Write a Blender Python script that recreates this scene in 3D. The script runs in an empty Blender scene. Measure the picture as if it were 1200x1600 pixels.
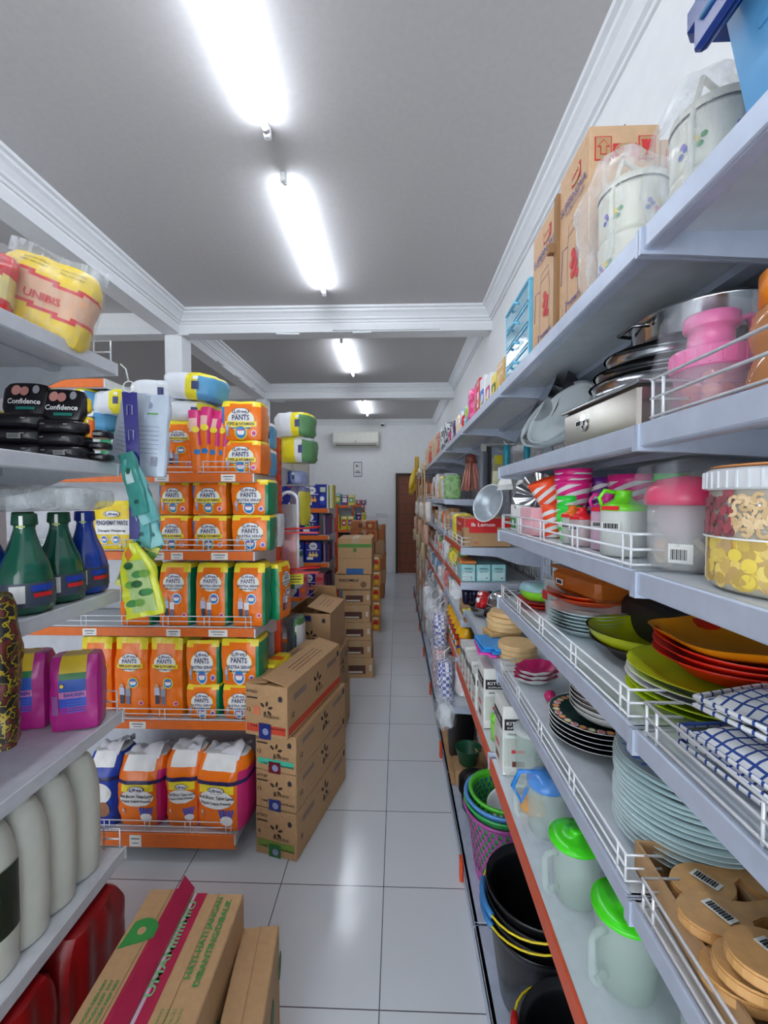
import bpy, bmesh, math, random
from mathutils import Vector, Matrix, noise
PI = math.pi
R = math.radians
random.seed(7)
SC = bpy.context.scene
COL = SC.collection

# ---------------------------------------------------------------- camera, world, exposure
cam_d = bpy.data.cameras.new('camera'); cam = bpy.data.objects.new('camera', cam_d); COL.objects.link(cam)
cam.location = (0, 0, 1.5); cam.rotation_euler = (R(90 - 1.72), 0, R(1.8))
cam_d.sensor_fit = 'VERTICAL'; cam_d.sensor_height = 36; cam_d.lens = 36 * 667 / 1600
cam_d.clip_start = .01
SC.camera = cam
W = bpy.data.worlds.new('daylight'); SC.world = W; W.use_nodes = True
bg = W.node_tree.nodes['Background']; bg.inputs[0].default_value = (.86, .93, 1, 1); bg.inputs[1].default_value = 1.1
vs = SC.view_settings; vs.view_transform = 'Standard'; vs.look = 'None'; vs.gamma = 1; vs.use_curve_mapping = False
vs.exposure = 1.95
SC.cycles.use_denoising = True
SC.cycles.max_bounces = 10; SC.cycles.transparent_max_bounces = 24; SC.cycles.diffuse_bounces = 4
SC.cycles.sample_clamp_indirect = 6
SC.cycles.caustics_reflective = False; SC.cycles.caustics_refractive = False
TUBE = 15.5     # emission strength of the ceiling tubes

# ---------------------------------------------------------------- materials
def lin(c):
    c = c / 255
    return c / 12.92 if c <= .04045 else ((c + .055) / 1.055) ** 2.4
_m = {}
def M(rgb, rough=.5, metal=0, kind='', amt=.06, scale=30, bump=0, spec=.5):
    key = (rgb, rough, metal, kind, amt, scale, bump, spec)
    if key in _m: return _m[key]
    m = bpy.data.materials.new('%s_%02x%02x%02x' % (kind or 'paint', *rgb)); m.use_nodes = True
    nt = m.node_tree; b = nt.nodes['Principled BSDF']
    c = [lin(x) for x in rgb]
    b.inputs['Roughness'].default_value = rough; b.inputs['Metallic'].default_value = metal
    b.inputs['Specular IOR Level'].default_value = spec
    tc = nt.nodes.new('ShaderNodeTexCoord'); n = nt.nodes.new('ShaderNodeTexNoise')
    n.inputs['Scale'].default_value = scale; n.inputs['Detail'].default_value = 4
    nt.links.new(tc.outputs['Object'], n.inputs['Vector'])
    r = nt.nodes.new('ShaderNodeValToRGB')
    r.color_ramp.elements[0].position = .3; r.color_ramp.elements[1].position = .7
    r.color_ramp.elements[0].color = (*[x * (1 - amt) for x in c], 1)
    r.color_ramp.elements[1].color = (*[min(1, x * (1 + amt)) for x in c], 1)
    nt.links.new(n.outputs['Fac'], r.inputs['Fac']); nt.links.new(r.outputs[0], b.inputs['Base Color'])
    if bump:
        bp = nt.nodes.new('ShaderNodeBump'); bp.inputs['Strength'].default_value = bump; bp.inputs['Distance'].default_value = .004
        nt.links.new(n.outputs['Fac'], bp.inputs['Height']); nt.links.new(bp.outputs[0], b.inputs['Normal'])
    if kind == 'film' or kind == 'clear':      # thin see-through plastic
        b.inputs['Alpha'].default_value = amt
        m.node_tree.links.remove(b.inputs['Base Color'].links[0]); b.inputs['Base Color'].default_value = (*c, 1)
        if kind == 'film':
            r.color_ramp.elements[0].color = (amt * .55,) * 3 + (1,); r.color_ramp.elements[1].color = (min(1, amt * 1.5),) * 3 + (1,)
            mp = nt.nodes.new('ShaderNodeMapping'); mp.inputs['Rotation'].default_value = (.4, .3, 0); mp.inputs['Scale'].default_value = (1, 1, .22)
            nt.links.new(tc.outputs['Object'], mp.inputs[0]); nt.links.new(mp.outputs[0], n.inputs['Vector'])
            r.color_ramp.elements[0].position = .45
            nt.links.new(r.outputs[0], b.inputs['Alpha'])
    if kind == 'emit':
        b.inputs['Emission Color'].default_value = (*c, 1); b.inputs['Emission Strength'].default_value = scale
    if kind == 'wood':
        mp = nt.nodes.new('ShaderNodeMapping'); mp.inputs['Scale'].default_value = (1, 1, .12)
        nt.links.new(tc.outputs['Object'], mp.inputs[0]); nt.links.new(mp.outputs[0], n.inputs['Vector'])
    if kind == 'weave' or kind == 'check':
        w = nt.nodes.new('ShaderNodeTexBrick' if kind == 'weave' else 'ShaderNodeTexChecker')
    _m[key] = m
    return m
def film(rgb=(235, 240, 245), a=.2, rough=.12, scale=60): return M(rgb, rough, 0, 'film', a, scale, .9)
def clear(rgb, a=.35, rough=.08): return M(rgb, rough, 0, 'clear', a)

def patches(cols, scale=14, rough=.35, seed=0):      # printed packaging: hard edged colour patches
    key = ('p', tuple(cols), scale, seed)
    if key in _m: return _m[key]
    m = bpy.data.materials.new('printed_packaging'); m.use_nodes = True; nt = m.node_tree; b = nt.nodes['Principled BSDF']; b.inputs['Roughness'].default_value = rough
    tc = nt.nodes.new('ShaderNodeTexCoord'); mp = nt.nodes.new('ShaderNodeMapping'); mp.inputs['Location'].default_value = (seed * 1.37, seed * .71, seed * 2.1)
    n = nt.nodes.new('ShaderNodeTexNoise'); n.inputs['Scale'].default_value = scale; n.inputs['Detail'].default_value = 1.5
    r = nt.nodes.new('ShaderNodeValToRGB'); r.color_ramp.interpolation = 'CONSTANT'; k = len(cols)
    while len(r.color_ramp.elements) < k: r.color_ramp.elements.new(.5)
    for i, c in enumerate(cols): r.color_ramp.elements[i].position = 0 if i == 0 else .36 + .28 * i / k; r.color_ramp.elements[i].color = (*[lin(q) for q in c], 1)
    bp = nt.nodes.new('ShaderNodeBump'); bp.inputs['Strength'].default_value = .6; bp.inputs['Distance'].default_value = .004; n2 = nt.nodes.new('ShaderNodeTexNoise'); n2.inputs['Scale'].default_value = 40
    nt.links.new(tc.outputs['Object'], mp.inputs[0]); nt.links.new(mp.outputs[0], n.inputs[0]); nt.links.new(n.outputs[0], r.inputs[0]); nt.links.new(r.outputs[0], b.inputs[0])
    nt.links.new(tc.outputs['Object'], n2.inputs[0]); nt.links.new(n2.outputs[0], bp.inputs['Height']); nt.links.new(bp.outputs[0], b.inputs['Normal'])
    _m[key] = m; return m
def stripes(c, scale=18, ph=0):
    key = ('s', c, scale, ph)
    if key in _m: return _m[key]
    m = bpy.data.materials.new('striped_plastic'); m.use_nodes = True; nt = m.node_tree; b = nt.nodes['Principled BSDF']; b.inputs['Roughness'].default_value = .35
    tc = nt.nodes.new('ShaderNodeTexCoord'); mp = nt.nodes.new('ShaderNodeMapping'); mp.inputs['Rotation'].default_value = (.28, .25, 0)
    w = nt.nodes.new('ShaderNodeTexWave'); w.bands_direction = 'Z'; w.inputs['Scale'].default_value = scale; w.inputs['Phase Offset'].default_value = ph
    r = nt.nodes.new('ShaderNodeValToRGB'); r.color_ramp.interpolation = 'CONSTANT'; r.color_ramp.elements[0].color = (.82, .82, .82, 1); r.color_ramp.elements[1].position = .48; r.color_ramp.elements[1].color = (*[lin(q) for q in c], 1)
    nt.links.new(tc.outputs['Object'], mp.inputs[0]); nt.links.new(mp.outputs[0], w.inputs[0]); nt.links.new(w.outputs['Fac'], r.inputs[0]); nt.links.new(r.outputs[0], b.inputs[0])
    _m[key] = m; return m
# ---------------------------------------------------------------- mesh builder
_txt = {}
def text_mesh(s, bold=False):
    if (s, bold) in _txt: return _txt[(s, bold)]
    cu = bpy.data.curves.new('t', 'FONT'); cu.body = s; cu.align_x = 'CENTER'; cu.align_y = 'CENTER'; cu.resolution_u = 2
    if bold: cu.offset = .02
    o = bpy.data.objects.new('t', cu); COL.objects.link(o)
    dg = bpy.context.evaluated_depsgraph_get(); dg.update()
    me = bpy.data.meshes.new_from_object(o.evaluated_get(dg))
    v = [tuple(x.co) for x in me.vertices]; f = [tuple(p.vertices) for p in me.polygons]
    bpy.data.objects.remove(o); bpy.data.meshes.remove(me); bpy.data.curves.remove(cu)
    _txt[(s, bold)] = (v, f)
    return v, f
I4 = Matrix.Identity(4)
def TR(x=0, y=0, z=0, rx=0, ry=0, rz=0, s=1):
    return Matrix.Translation((x, y, z)) @ Matrix.Rotation(rz, 4, 'Z') @ Matrix.Rotation(ry, 4, 'Y') @ Matrix.Rotation(rx, 4, 'X') @ Matrix.Scale(s, 4)
FRONT = Matrix.Rotation(PI / 2, 4, 'X')       # xy drawing -> xz plane, readable from -Y
class MB:
    def __init__(s): s.v = []; s.f = []; s.m = []; s.s = []; s.mats = []
    def mi(s, mat):
        if mat not in s.mats: s.mats.append(mat)
        return s.mats.index(mat)
    def add(s, vs, fs, mat, smooth=False, T=None):
        b = len(s.v); k = s.mi(mat) if not isinstance(mat, list) else None
        s.v += [tuple(T @ Vector(v)) for v in vs] if T else [tuple(v) for v in vs]
        for i, f in enumerate(fs):
            s.f.append(tuple(b + j for j in f)); s.m.append(k if k is not None else s.mi(mat[i])); s.s.append(smooth)
        return s
    def box(s, c, d, mat, T=None, ch=0, taper=(1, 1)):
        x, y, z = (q / 2 for q in d)
        if not ch:
            vs = []
            for k, tz in ((-1, 1), (1, 0)):
                tx, ty = (taper if k == 1 else (1, 1))
                for (i, j) in ((-1, -1), (1, -1), (1, 1), (-1, 1)): vs.append((c[0] + i * x * tx, c[1] + j * y * ty, c[2] + k * z))
            return s.add(vs, [(3, 2, 1, 0), (4, 5, 6, 7), (0, 1, 5, 4), (1, 2, 6, 5), (2, 3, 7, 6), (3, 0, 4, 7)], mat, False, T)
        prof = []
        for z0, e in ((-z, ch), (-z + ch, 0), (z - ch, 0), (z, ch)):
            t = 1 if z0 < 0 else 0
            X, Y = (x - e), (y - e); q = ch * .9
            if z0 > 0: X *= taper[0]; Y *= taper[1]
            ring = [(-X + q, -Y), (X - q, -Y), (X, -Y + q), (X, Y - q), (X - q, Y), (-X + q, Y), (-X, Y - q), (-X, -Y + q)]
            prof.append([(c[0] + a, c[1] + b, c[2] + z0) for a, b in ring])
        vs = [p for r_ in prof for p in r_]; fs = [tuple(range(7, -1, -1)), tuple(range(24, 32))]
        for k in range(3):
            for i in range(8): j = (i + 1) % 8; fs.append((k * 8 + i, k * 8 + j, k * 8 + 8 + j, k * 8 + 8 + i))
        return s.add(vs, fs, mat, False, T)
    def lathe(s, prof, mat, n=28, T=None, smooth=True, sx=1, sy=1, wob=0, a0=0, a1=2 * PI):
        vs = []; fs = []; full = abs(a1 - a0 - 2 * PI) < 1e-6; N = n if full else n + 1
        for r, z in prof:
            for i in range(N):
                a = a0 + (a1 - a0) * i / n; rr = r * (1 + wob * math.cos(8 * a))
                vs.append((rr * math.cos(a) * sx, rr * math.sin(a) * sy, z))
        for k in range(len(prof) - 1):
            for i in range(n):
                j = (i + 1) % N; fs.append((k * N + i, k * N + j, k * N + N + j, k * N + N + i))
        return s.add(vs, fs, mat, smooth, T)
    def cup(s, prof, t, mat, n=28, T=None, **k):      # open vessel with wall thickness t: profile from the centre of the bottom up
        inner = [(max(r - t, 0), max(z, prof[0][1] + t)) for r, z in prof]
        return s.lathe([(0.0001, prof[0][1])] + prof + inner[::-1] + [(0.0001, prof[0][1] + t)], mat, n, T, **k)
    def tube(s, pts, r, mat, n=6, closed=False, T=None, caps=True):
        P = [Vector(p).to_3d() for p in pts]; vs = []; fs = []; L = len(P)
        up = None
        for i, p in enumerate(P):
            a = P[(i - 1) % L] if (closed or i) else p; b = P[(i + 1) % L] if (closed or i < L - 1) else p
            d = (b - a).normalized() if (b - a).length > 1e-9 else Vector((0, 0, 1))
            if up is None: up = d.orthogonal().normalized()
            up = (up - d * up.dot(d)); up = up.normalized() if up.length > 1e-6 else d.orthogonal().normalized()
            w = d.cross(up); rr = r[i] if isinstance(r, (list, tuple)) else r
            for k in range(n): an = 2 * PI * k / n; vs.append(tuple(p + (up * math.cos(an) + w * math.sin(an)) * rr))
        for i in range(L if closed else L - 1):
            j = (i + 1) % L
            for k in range(n): q = (k + 1) % n; fs.append((i * n + k, i * n + q, j * n + q, j * n + k))
        if not closed and caps: fs += [tuple(range(n - 1, -1, -1)), tuple((L - 1) * n + k for k in range(n))]
        return s.add(vs, fs, mat, True, T)
    def prism(s, poly, h, mat, T=None, z0=0):          # xy outline pushed along z
        n = len(poly); vs = [(x, y, z0) for x, y in poly] + [(x, y, z0 + h) for x, y in poly]
        fs = [tuple(range(n - 1, -1, -1)), tuple(range(n, 2 * n))] + [(i, (i + 1) % n, n + (i + 1) % n, n + i) for i in range(n)]
        return s.add(vs, fs, mat, False, T)
    def sheet(s, fn, nu, nv, mat, smooth=True, T=None):
        vs = [fn(i / nu, j / nv) for j in range(nv + 1) for i in range(nu + 1)]; w = nu + 1
        fs = [(j * w + i, j * w + i + 1, j * w + w + i + 1, j * w + w + i) for j in range(nv) for i in range(nu)]
        if callable(mat): mat = [mat((k % nu + .5) / nu, (k // nu + .5) / nv) for k in range(len(fs))]
        return s.add(vs, fs, mat, smooth, T)
    def soft(s, fn, n, mat, T=None):                    # closed skin over the unit cube [-1,1]^3 sent through fn
        nx, ny, nz = n
        def face(o, a, b, na, nb):
            def q(u, v): return fn(*[o[k] + a[k] * u * 2 + b[k] * v * 2 for k in range(3)])
            def mm(u, v): return mat(*[o[k] + a[k] * u * 2 + b[k] * v * 2 for k in range(3)]) if callable(mat) else mat
            s.sheet(q, na, nb, mm if callable(mat) else mat, True, T)
        face((-1, -1, -1), (1, 0, 0), (0, 0, 1), nx, nz); face((1, 1, -1), (-1, 0, 0), (0, 0, 1), nx, nz)
        face((-1, 1, -1), (0, -1, 0), (0, 0, 1), ny, nz); face((1, -1, -1), (0, 1, 0), (0, 0, 1), ny, nz)
        face((-1, -1, 1), (1, 0, 0), (0, 1, 0), nx, ny); face((-1, 1, -1), (1, 0, 0), (0, -1, 0), nx, ny)
        return s
    def text(s, t, h, mat, T=None, w=None, bold=True, fn=None):
        v, f = text_mesh(t, bold)
        if not v: return s
        x0 = min(p[0] for p in v); x1 = max(p[0] for p in v)
        sx = (w / (x1 - x0)) if w else h; xc = (x0 + x1) / 2
        vs = [((p[0] - xc) * sx, p[1] * h, 0) for p in v]
        if fn: return s.add([fn(T @ Vector(p)) for p in vs] if T else [fn(Vector(p)) for p in vs], f, mat)
        return s.add(vs, f, mat, False, T)
    def build(s, name, parent=None, loc=(0, 0, 0), rot=(0, 0, 0), merge=False):
        me = bpy.data.meshes.new(name); me.from_pydata(s.v, [], s.f)
        for m in s.mats: me.materials.append(m)
        me.polygons.foreach_set('material_index', s.m); me.polygons.foreach_set('use_smooth', s.s)
        if merge:
            bm = bmesh.new(); bm.from_mesh(me); bmesh.ops.remove_doubles(bm, verts=bm.verts, dist=merge if merge is not True else 1e-5); bm.to_mesh(me); bm.free()
        me.update()
        o = bpy.data.objects.new(name, me); COL.objects.link(o); o.location = loc
        o.rotation_euler = rot if isinstance(rot, (tuple, list)) else (0, 0, rot)
        if parent: o.parent = parent
        return o
def tag(o, label, cat, group=None, kind=None):
    o['label'] = label; o['category'] = cat
    if group: o['group'] = group
    if kind: o['kind'] = kind
    return o
def empty(name, loc, rz, label, cat, group=None):
    o = bpy.data.objects.new(name, None); COL.objects.link(o); o.empty_display_size = .05
    o.location = loc; o.rotation_euler = rz if isinstance(rz, (tuple, list)) else (0, 0, rz)
    return tag(o, label, cat, group)
def struct(o): o['kind'] = 'structure'; return o
def dup(o, loc, rz=None, label=None, sc=None, group=None, _p=None):
    c = o.copy(); COL.objects.link(c)
    if _p: c.parent = _p
    else:
        c.location = loc
        if rz is not None: c.rotation_euler = rz if isinstance(rz, (tuple, list)) else (0, 0, rz)
        if label: c['label'] = label
        if group: c['group'] = group
        if sc: c.scale = sc if isinstance(sc, (tuple, list)) else (sc,) * 3
    for ch in list(o.children): dup(ch, None, _p=c)
    return c
def arc(cx, cy, r, a0, a1, n, z=None):
    return [(cx + r * math.cos(a0 + (a1 - a0) * i / n), cy + r * math.sin(a0 + (a1 - a0) * i / n)) + (() if z is None else (z,)) for i in range(n + 1)]
def nz(x, y, z, k=1): return noise.noise(Vector((x * k, y * k, z * k)))

# common materials
WHITE = M((236, 238, 238), .6, bump=.05); INK = M((28, 28, 34), .6); PAPER = M((232, 232, 226), .6)
DECK = M((212, 220, 226), .4, .1); SHELF = M((186, 196, 214), .38, .25); SHELFW = M((205, 208, 214), .4, .1); RAIL = M((222, 106, 28), .4); UPR = M((226, 74, 24), .42)
WIRE = M((226, 228, 232), .3, .2); CARD = M((184, 146, 104), .75, bump=.15, scale=60); CARDD = M((150, 112, 74), .8, bump=.15)
RED = M((214, 30, 36), .4); BLACK = M((22, 22, 25), .4); ORANGE = M((238, 112, 22), .35); YEL = M((240, 208, 30), .35)

# ================================================================ the room
XR, XL, YF, ZC = .79, -1.87, 8.664, 3.1
def tiles():
    m = bpy.data.materials.new('floor_tiles'); m.use_nodes = True; nt = m.node_tree; b = nt.nodes['Principled BSDF']
    tc = nt.nodes.new('ShaderNodeTexCoord'); mp = nt.nodes.new('ShaderNodeMapping')
    mp.inputs['Location'].default_value = (.052, -.008, 0)
    br = nt.nodes.new('ShaderNodeTexBrick'); br.offset = 0; br.inputs['Scale'].default_value = 1
    br.inputs['Brick Width'].default_value = .4; br.inputs['Row Height'].default_value = .4; br.inputs['Mortar Size'].default_value = .0018
    br.inputs['Color1'].default_value = (.62, .65, .68, 1); br.inputs['Color2'].default_value = (.65, .675, .70, 1); br.inputs['Mortar'].default_value = (.08, .08, .09, 1)
    br.inputs['Mortar Smooth'].default_value = .2
    nt.links.new(tc.outputs['Object'], mp.inputs[0]); nt.links.new(mp.outputs[0], br.inputs[0]); nt.links.new(br.outputs[0], b.inputs['Base Color'])
    n = nt.nodes.new('ShaderNodeTexNoise'); n.inputs['Scale'].default_value = 5; nt.links.new(tc.outputs['Object'], n.inputs[0])
    bp = nt.nodes.new('ShaderNodeBump'); bp.inputs['Strength'].default_value = .12; bp.inputs['Distance'].default_value = .01
    nt.links.new(n.outputs[0], bp.inputs['Height']); nt.links.new(bp.outputs[0], b.inputs['Normal'])
    b.inputs['Roughness'].default_value = .16
    return m
PLASTER = M((236, 237, 237), .75, bump=.06, scale=14, amt=.02)
CEIL = M((194, 191, 190), .85, bump=.05, scale=40, amt=.03)
TRIM = M((228, 230, 232), .55, amt=.015)
BEIGE = M((178, 160, 150), .8, amt=.03)
fl = MB(); fl.add([(-6, -3, 0), (1.2, -3, 0), (1.2, 13, 0), (-6, 13, 0)], [(0, 1, 2, 3)], tiles()); struct(fl.build('floor'))
ce = MB(); ce.box((-2.4, 5, ZC + .05), (7.4, 16.2, .1), CEIL); struct(ce.build('ceiling'))
w = MB(); w.box((XR + .06, 5, 1.55), (.12, 16, 3.1), PLASTER); struct(w.build('wall_right'))
w = MB()   # far wall with the door opening
D0, D1, DT = -.036, .62, 2.02
w.box(((-1.69 + D0) / 2, YF + .06, 1.55), (D0 + 1.69, .12, 3.1), PLASTER); w.box(((D1 + XR) / 2, YF + .06, 1.55), (XR - D1, .12, 3.1), PLASTER)
w.box(((D0 + D1) / 2, YF + .06, (DT + 3.1) / 2), (D1 - D0, .12, 3.1 - DT), PLASTER); struct(w.build('wall_far'))
w = MB(); w.box((-1.75, 10.4, 1.55), (.12, 3.3, 3.1), PLASTER); struct(w.build('wall_alcove'))
w = MB(); w.box((-3.8, 12.06, 1.55), (4.4, .12, 3.1), PLASTER); struct(w.build('wall_back'))
w = MB(); w.box((-6.0, 5, 1.55), (.12, 16, 3.1), BEIGE); struct(w.build('wall_left'))
w = MB()   # the shop front behind the viewer: wall with a wide open shutter
w.box((-5.2, -3, 1.55), (1.6, .12, 3.1), PLASTER); w.box((-1.8, -3, 2.95), (5.3, .12, .3), PLASTER); struct(w.build('wall_front'))
# door
DK = M((52, 34, 26), .5, kind='wood', scale=12); DW = M((128, 66, 34), .45, kind='wood', scale=18, amt=.15)
d = MB(); t = .035
d.box((D0 + t / 2, YF - .005, DT / 2), (t, .14, DT), DK); d.box((D1 - t / 2, YF - .005, DT / 2), (t, .14, DT), DK); d.box(((D0 + D1) / 2, YF - .005, DT - t / 2), (D1 - D0 - 2 * t, .14, t), DK)
door = struct(d.build('door_1'))
d = MB(); d.box(((D0 + D1) / 2, YF + .03, (DT - t) / 2), (D1 - D0 - t, .04, DT - t * .5), DW)
for k in range(1, 10): d.box(((D0 + D1) / 2, YF + .0085, k * .2), (D1 - D0 - 2 * t - .03, .004, .006), DK)
struct(d.build('door_leaf', door))
d = MB(); d.lathe([(.001, 0), (.02, 0), (.022, .03), (.012, .05), (.001, .052)], M((190, 180, 150), .3, .9), 14, TR(D1 - .1, YF + .008, 1.0, rx=PI / 2)); d.build('door_handle', door)
# crown moulding and beams
def crown(x0, y0, x1, y1, nx, ny, name, zc=ZC, e0=0, e1=0):
    # stepped profile; (nx, ny) points from the wall into the room; e0/e1 mitre
    prof = [(0, -.105), (.012, -.105), (.014, -.088), (.03, -.084), (.034, -.07), (.055, -.045), (.072, -.034), (.076, -.02), (.096, -.016), (.1, 0), (0, 0)]
    dx, dy = x1 - x0, y1 - y0; L = math.hypot(dx, dy); dx /= L; dy /= L
    vs = []
    for (px, py, sg) in ((x0, y0, 1), (x1, y1, -1)):
        e = e0 if sg == 1 else e1
        for a, b in prof: vs.append((px + nx * a + dx * a * sg * e, py + ny * a + dy * a * sg * e, zc + b))
    n = len(prof); fs = [(i, (i + 1) % n, n + (i + 1) % n, n + i) for i in range(n)] + [tuple(range(n)), tuple(range(2 * n - 1, n - 1, -1))]
    m = MB(); m.add(vs, fs, TRIM); return struct(m.build(name))
BY = [(3.65, .14), (6.02, .14)]      # beams across the room: near face, thickness
bays = [(-3, 3.65), (3.79, 6.02), (6.16, YF)]
k = 1
for i, (a, b) in enumerate(bays):
    last = i == 2
    crown(XR, a, XR, b, -1, 0, 'trim_%d' % k, e0=1, e1=1); k += 1
    if not last: crown(XL, a, XL, b, 1, 0, 'trim_%d' % k, e0=1, e1=1); k += 1
    crown(-1.69 if last else XL, b, XR, b, 0, -1, 'trim_%d' % k, e0=(0 if last else 1), e1=1); k += 1
    if i: crown(XL, a, XR, a, 0, 1, 'trim_%d' % k, e0=1, e1=1); k += 1
ZB = 2.915
for (y, th) in BY:
    m = MB(); m.box(((XR - 6) / 2, y + th / 2, (ZB + ZC) / 2), (XR + 6, th, ZC - ZB), PLASTER); m.box(((XR - 6) / 2, y - .004, ZB + .03), (XR + 6, .008, .06), TRIM)
    struct(m.build('trim_%d' % k)); k += 1
m = MB(); m.box((XL - .07, 1.51, (ZB + ZC) / 2), (.14, 9.02, ZC - ZB), PLASTER); m.box((XL + .002, 1.51, ZB + .03), (.006, 9.02, .06), TRIM); struct(m.build('trim_%d' % k)); k += 1
for (x, y) in ((XL - .055, 3.73), (XL - .055, 6.1)):
    m = MB(); m.box((x, y, ZB / 2), (.15, .17, ZB), TRIM, ch=.004); struct(m.build('trim_%d' % k)); k += 1
# loose cable ducts and clips under the beams
for q_, (x, y, z, rz, l) in enumerate(((-.93, 3.64, 2.90, .05, .2), (-.3, 3.64, 2.905, -.04, .16), (-1.83, 3.64, 2.905, .02, .1), (-1.83, 4.4, 2.905, 1.5, .12), (-1.83, 4.9, 2.905, 1.4, .12), (-1.82, 5.4, 2.905, 1.6, .1), (-1.74, 6.25, 2.93, .3, .18), (-.1, 3.642, 2.93, .0, .9))):
    m = MB(); m.box((0, 0, 0), (l, .03, .014), TRIM, ch=.003); o = m.build('cable_duct', None, (x, y, z), rz)
    tag(o, 'white cable duct ' + ('left of the lamps, under the first cross beam', 'right of the lamps, under the first cross beam', 'at the column under the first cross beam', 'nearest on the left beam past the column', 'second along the left beam', 'third along the left beam', 'hanging loose beyond the second cross beam', 'longest, on the face of the first cross beam')[q_], 'cable duct', 'cable ducts under the ceiling beams')

# ceiling lamps
GLOW = M((236, 244, 255), .5, 0, 'emit', .0, TUBE)
def lamp(y0, label):
    t = empty('tube_light', (-.56, y0, 3.071), 0, label, 'ceiling lamp')
    L = 1.2 if y0 > -3 else 1.2
    m = MB(); m.tube([(0, .035, 0), (0, L - .035, 0)], .0135, GLOW, 12); m.build('tube', t)
    for y in (0, L):
        sg = 1 if y == 0 else -1
        m = MB(); m.box((0, y + sg * .012, .002), (.03, .03, .045), WHITE, ch=.005); m.tube([(0, y + sg * .01, 0), (0, y + sg * .045, 0)], .0145, M((200, 200, 205), .3, .8), 12); m.build('lamp_holder', t)
    m = MB(); m.box((0, L / 2, .0205), (.018, L, .012), WHITE, ch=.003); m.build('batten', t)
    return t
lamp(-2.2, 'added unseen fluorescent tube on the ceiling behind the viewpoint'); lamp(.68, 'fluorescent tube on the ceiling nearest the viewer, cut by the top of the photo')  # the tube behind the viewer is unseen, added to extend the lit row
lamp(2.11, 'fluorescent tube on the ceiling just before the first cross beam'); lamp(4.27, 'fluorescent tube between the two cross beams')
lamp(6.85, 'farthest fluorescent tube, above the air conditioner')
for (x, y, n) in ((-3.8, 1.2, 'in the left bay beside the viewer'), (-3.8, -1.6, 'in the left bay behind the viewer'), (-3.5, 6.9, 'in the far left bay'), (-2.9, 9.6, 'in the room beyond the far wall')):
    l_ = lamp(y, 'added unseen fluorescent tube on the ceiling ' + n); l_.location.x = x  # unseen tubes, added to brighten the left side and the far end
# air conditioner
ac = empty('air_conditioner', (-.825, YF, 2.545), 0, 'white split air conditioner high on the far wall', 'air conditioner')
ACW = M((226, 226, 214), .35); m = MB()
pr = [(0, 0), (-.12, 0), (-.17, .03), (-.2, .09), (-.205, .27), (-.19, .295), (0, .3)]
m.add([(sx * .45, a, b) for sx in (-1, 1) for a, b in pr], [(i, (i + 1) % 7, 7 + (i + 1) % 7, 7 + i) for i in range(7)] + [tuple(range(6, -1, -1)), tuple(range(7, 14))], ACW); m.build('casing', ac)
m = MB(); m.box((0, -.155, .025), (.8, .05, .012), M((60, 56, 50), .5), TR(0, 0, 0)); m.box((0, -.19, .055), (.82, .012, .01), M((150, 146, 130), .5)); m.box((0, -.165, .04), (.76, .04, .006), ACW); m.build('air_outlet', ac)
m = MB(); m.box((0, -.207, .1), (.04, .003, .012), M((120, 120, 125), .4)); m.build('badge', ac)
cc = empty('security_camera', (-.3, YF - .02, 2.985), 0, 'small white dome security camera at the top of the far wall', 'security camera')
m = MB(); m.lathe([(.0001, 0), (.05, 0), (.055, .02), (.045, .03), (.0001, .03)], WHITE, 18, TR(0, -.08, 0)); m.build('mount', cc)
m = MB(); m.lathe([(.0001, -.03), (.025, -.022), (.035, 0), (.0001, 0)], BLACK, 16, TR(0, -.085, 0)); m.build('lens_dome', cc)
# sign, sockets
sg = empty('notice_sign', (-.805, YF - .004, 1.955), 0, 'small blue framed notice hung on the far wall below the air conditioner', 'sign')
m = MB(); m.box((0, 0, .15), (.17, .006, .3), M((40, 56, 110), .5)); m.build('frame', sg)
m = MB(); m.box((0, -.004, .15), (.15, .004, .275), PAPER)
NB = M((40, 50, 90), .5)
m.add([(-.04, 0, 0), (-.01, 0, .03), (.0, 0, .0), (-.02, 0, -.03)], [(0, 1, 2, 3)], NB, T=TR(0, -.0075, .22)); m.tube([(.0, -.008, .21), (.05, -.008, .18)], .002, NB); m.tube([(.0, -.008, .19), (.05, -.008, .23)], .002, NB)
m.box((0, -.007, .115), (.07, .002, .014), NB); m.box((0, -.007, .085), (.11, .002, .016), NB); m.box((0, -.007, .04), (.09, .002, .006), M((150, 156, 170), .5)); m.build('printed_sheet', sg)
so = empty('socket_plate', (-.32, YF - .006, 1.19), 0, 'white four gang switch plate on the far wall left of the door', 'wall switch')
m = MB(); m.box((0, 0, 0), (.27, .012, .085), WHITE, ch=.003); m.build('plate', so)
for q in range(4):
    m = MB(); m.box((-.09 + q * .06, -.008, 0), (.044, .008, .05), M((215, 216, 216), .4), ch=.002); m.build('switch', so)
# cupboards in the alcove
for q, x in enumerate((-3.1, -2.62, -2.14)):
    cb = empty('tall_cupboard', (x, 11.98, 0), 0, 'tall cream cupboard in the room beyond, %s' % ('farthest left', 'middle one', 'beside the corner of the far wall')[q], 'cupboard')
    CR = M((196, 190, 176), .6); m = MB(); m.box((0, -.2, 1.35), (.47, .4, 2.7), CR, ch=.005); m.build('body', cb)
    for s_ in (0, 1):
        m = MB(); m.box((0, -.41, .62 + s_ * 1.4), (.4, .02, (1.1, 1.25)[s_]), CR, ch=.006); m.build('door', cb)
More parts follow.
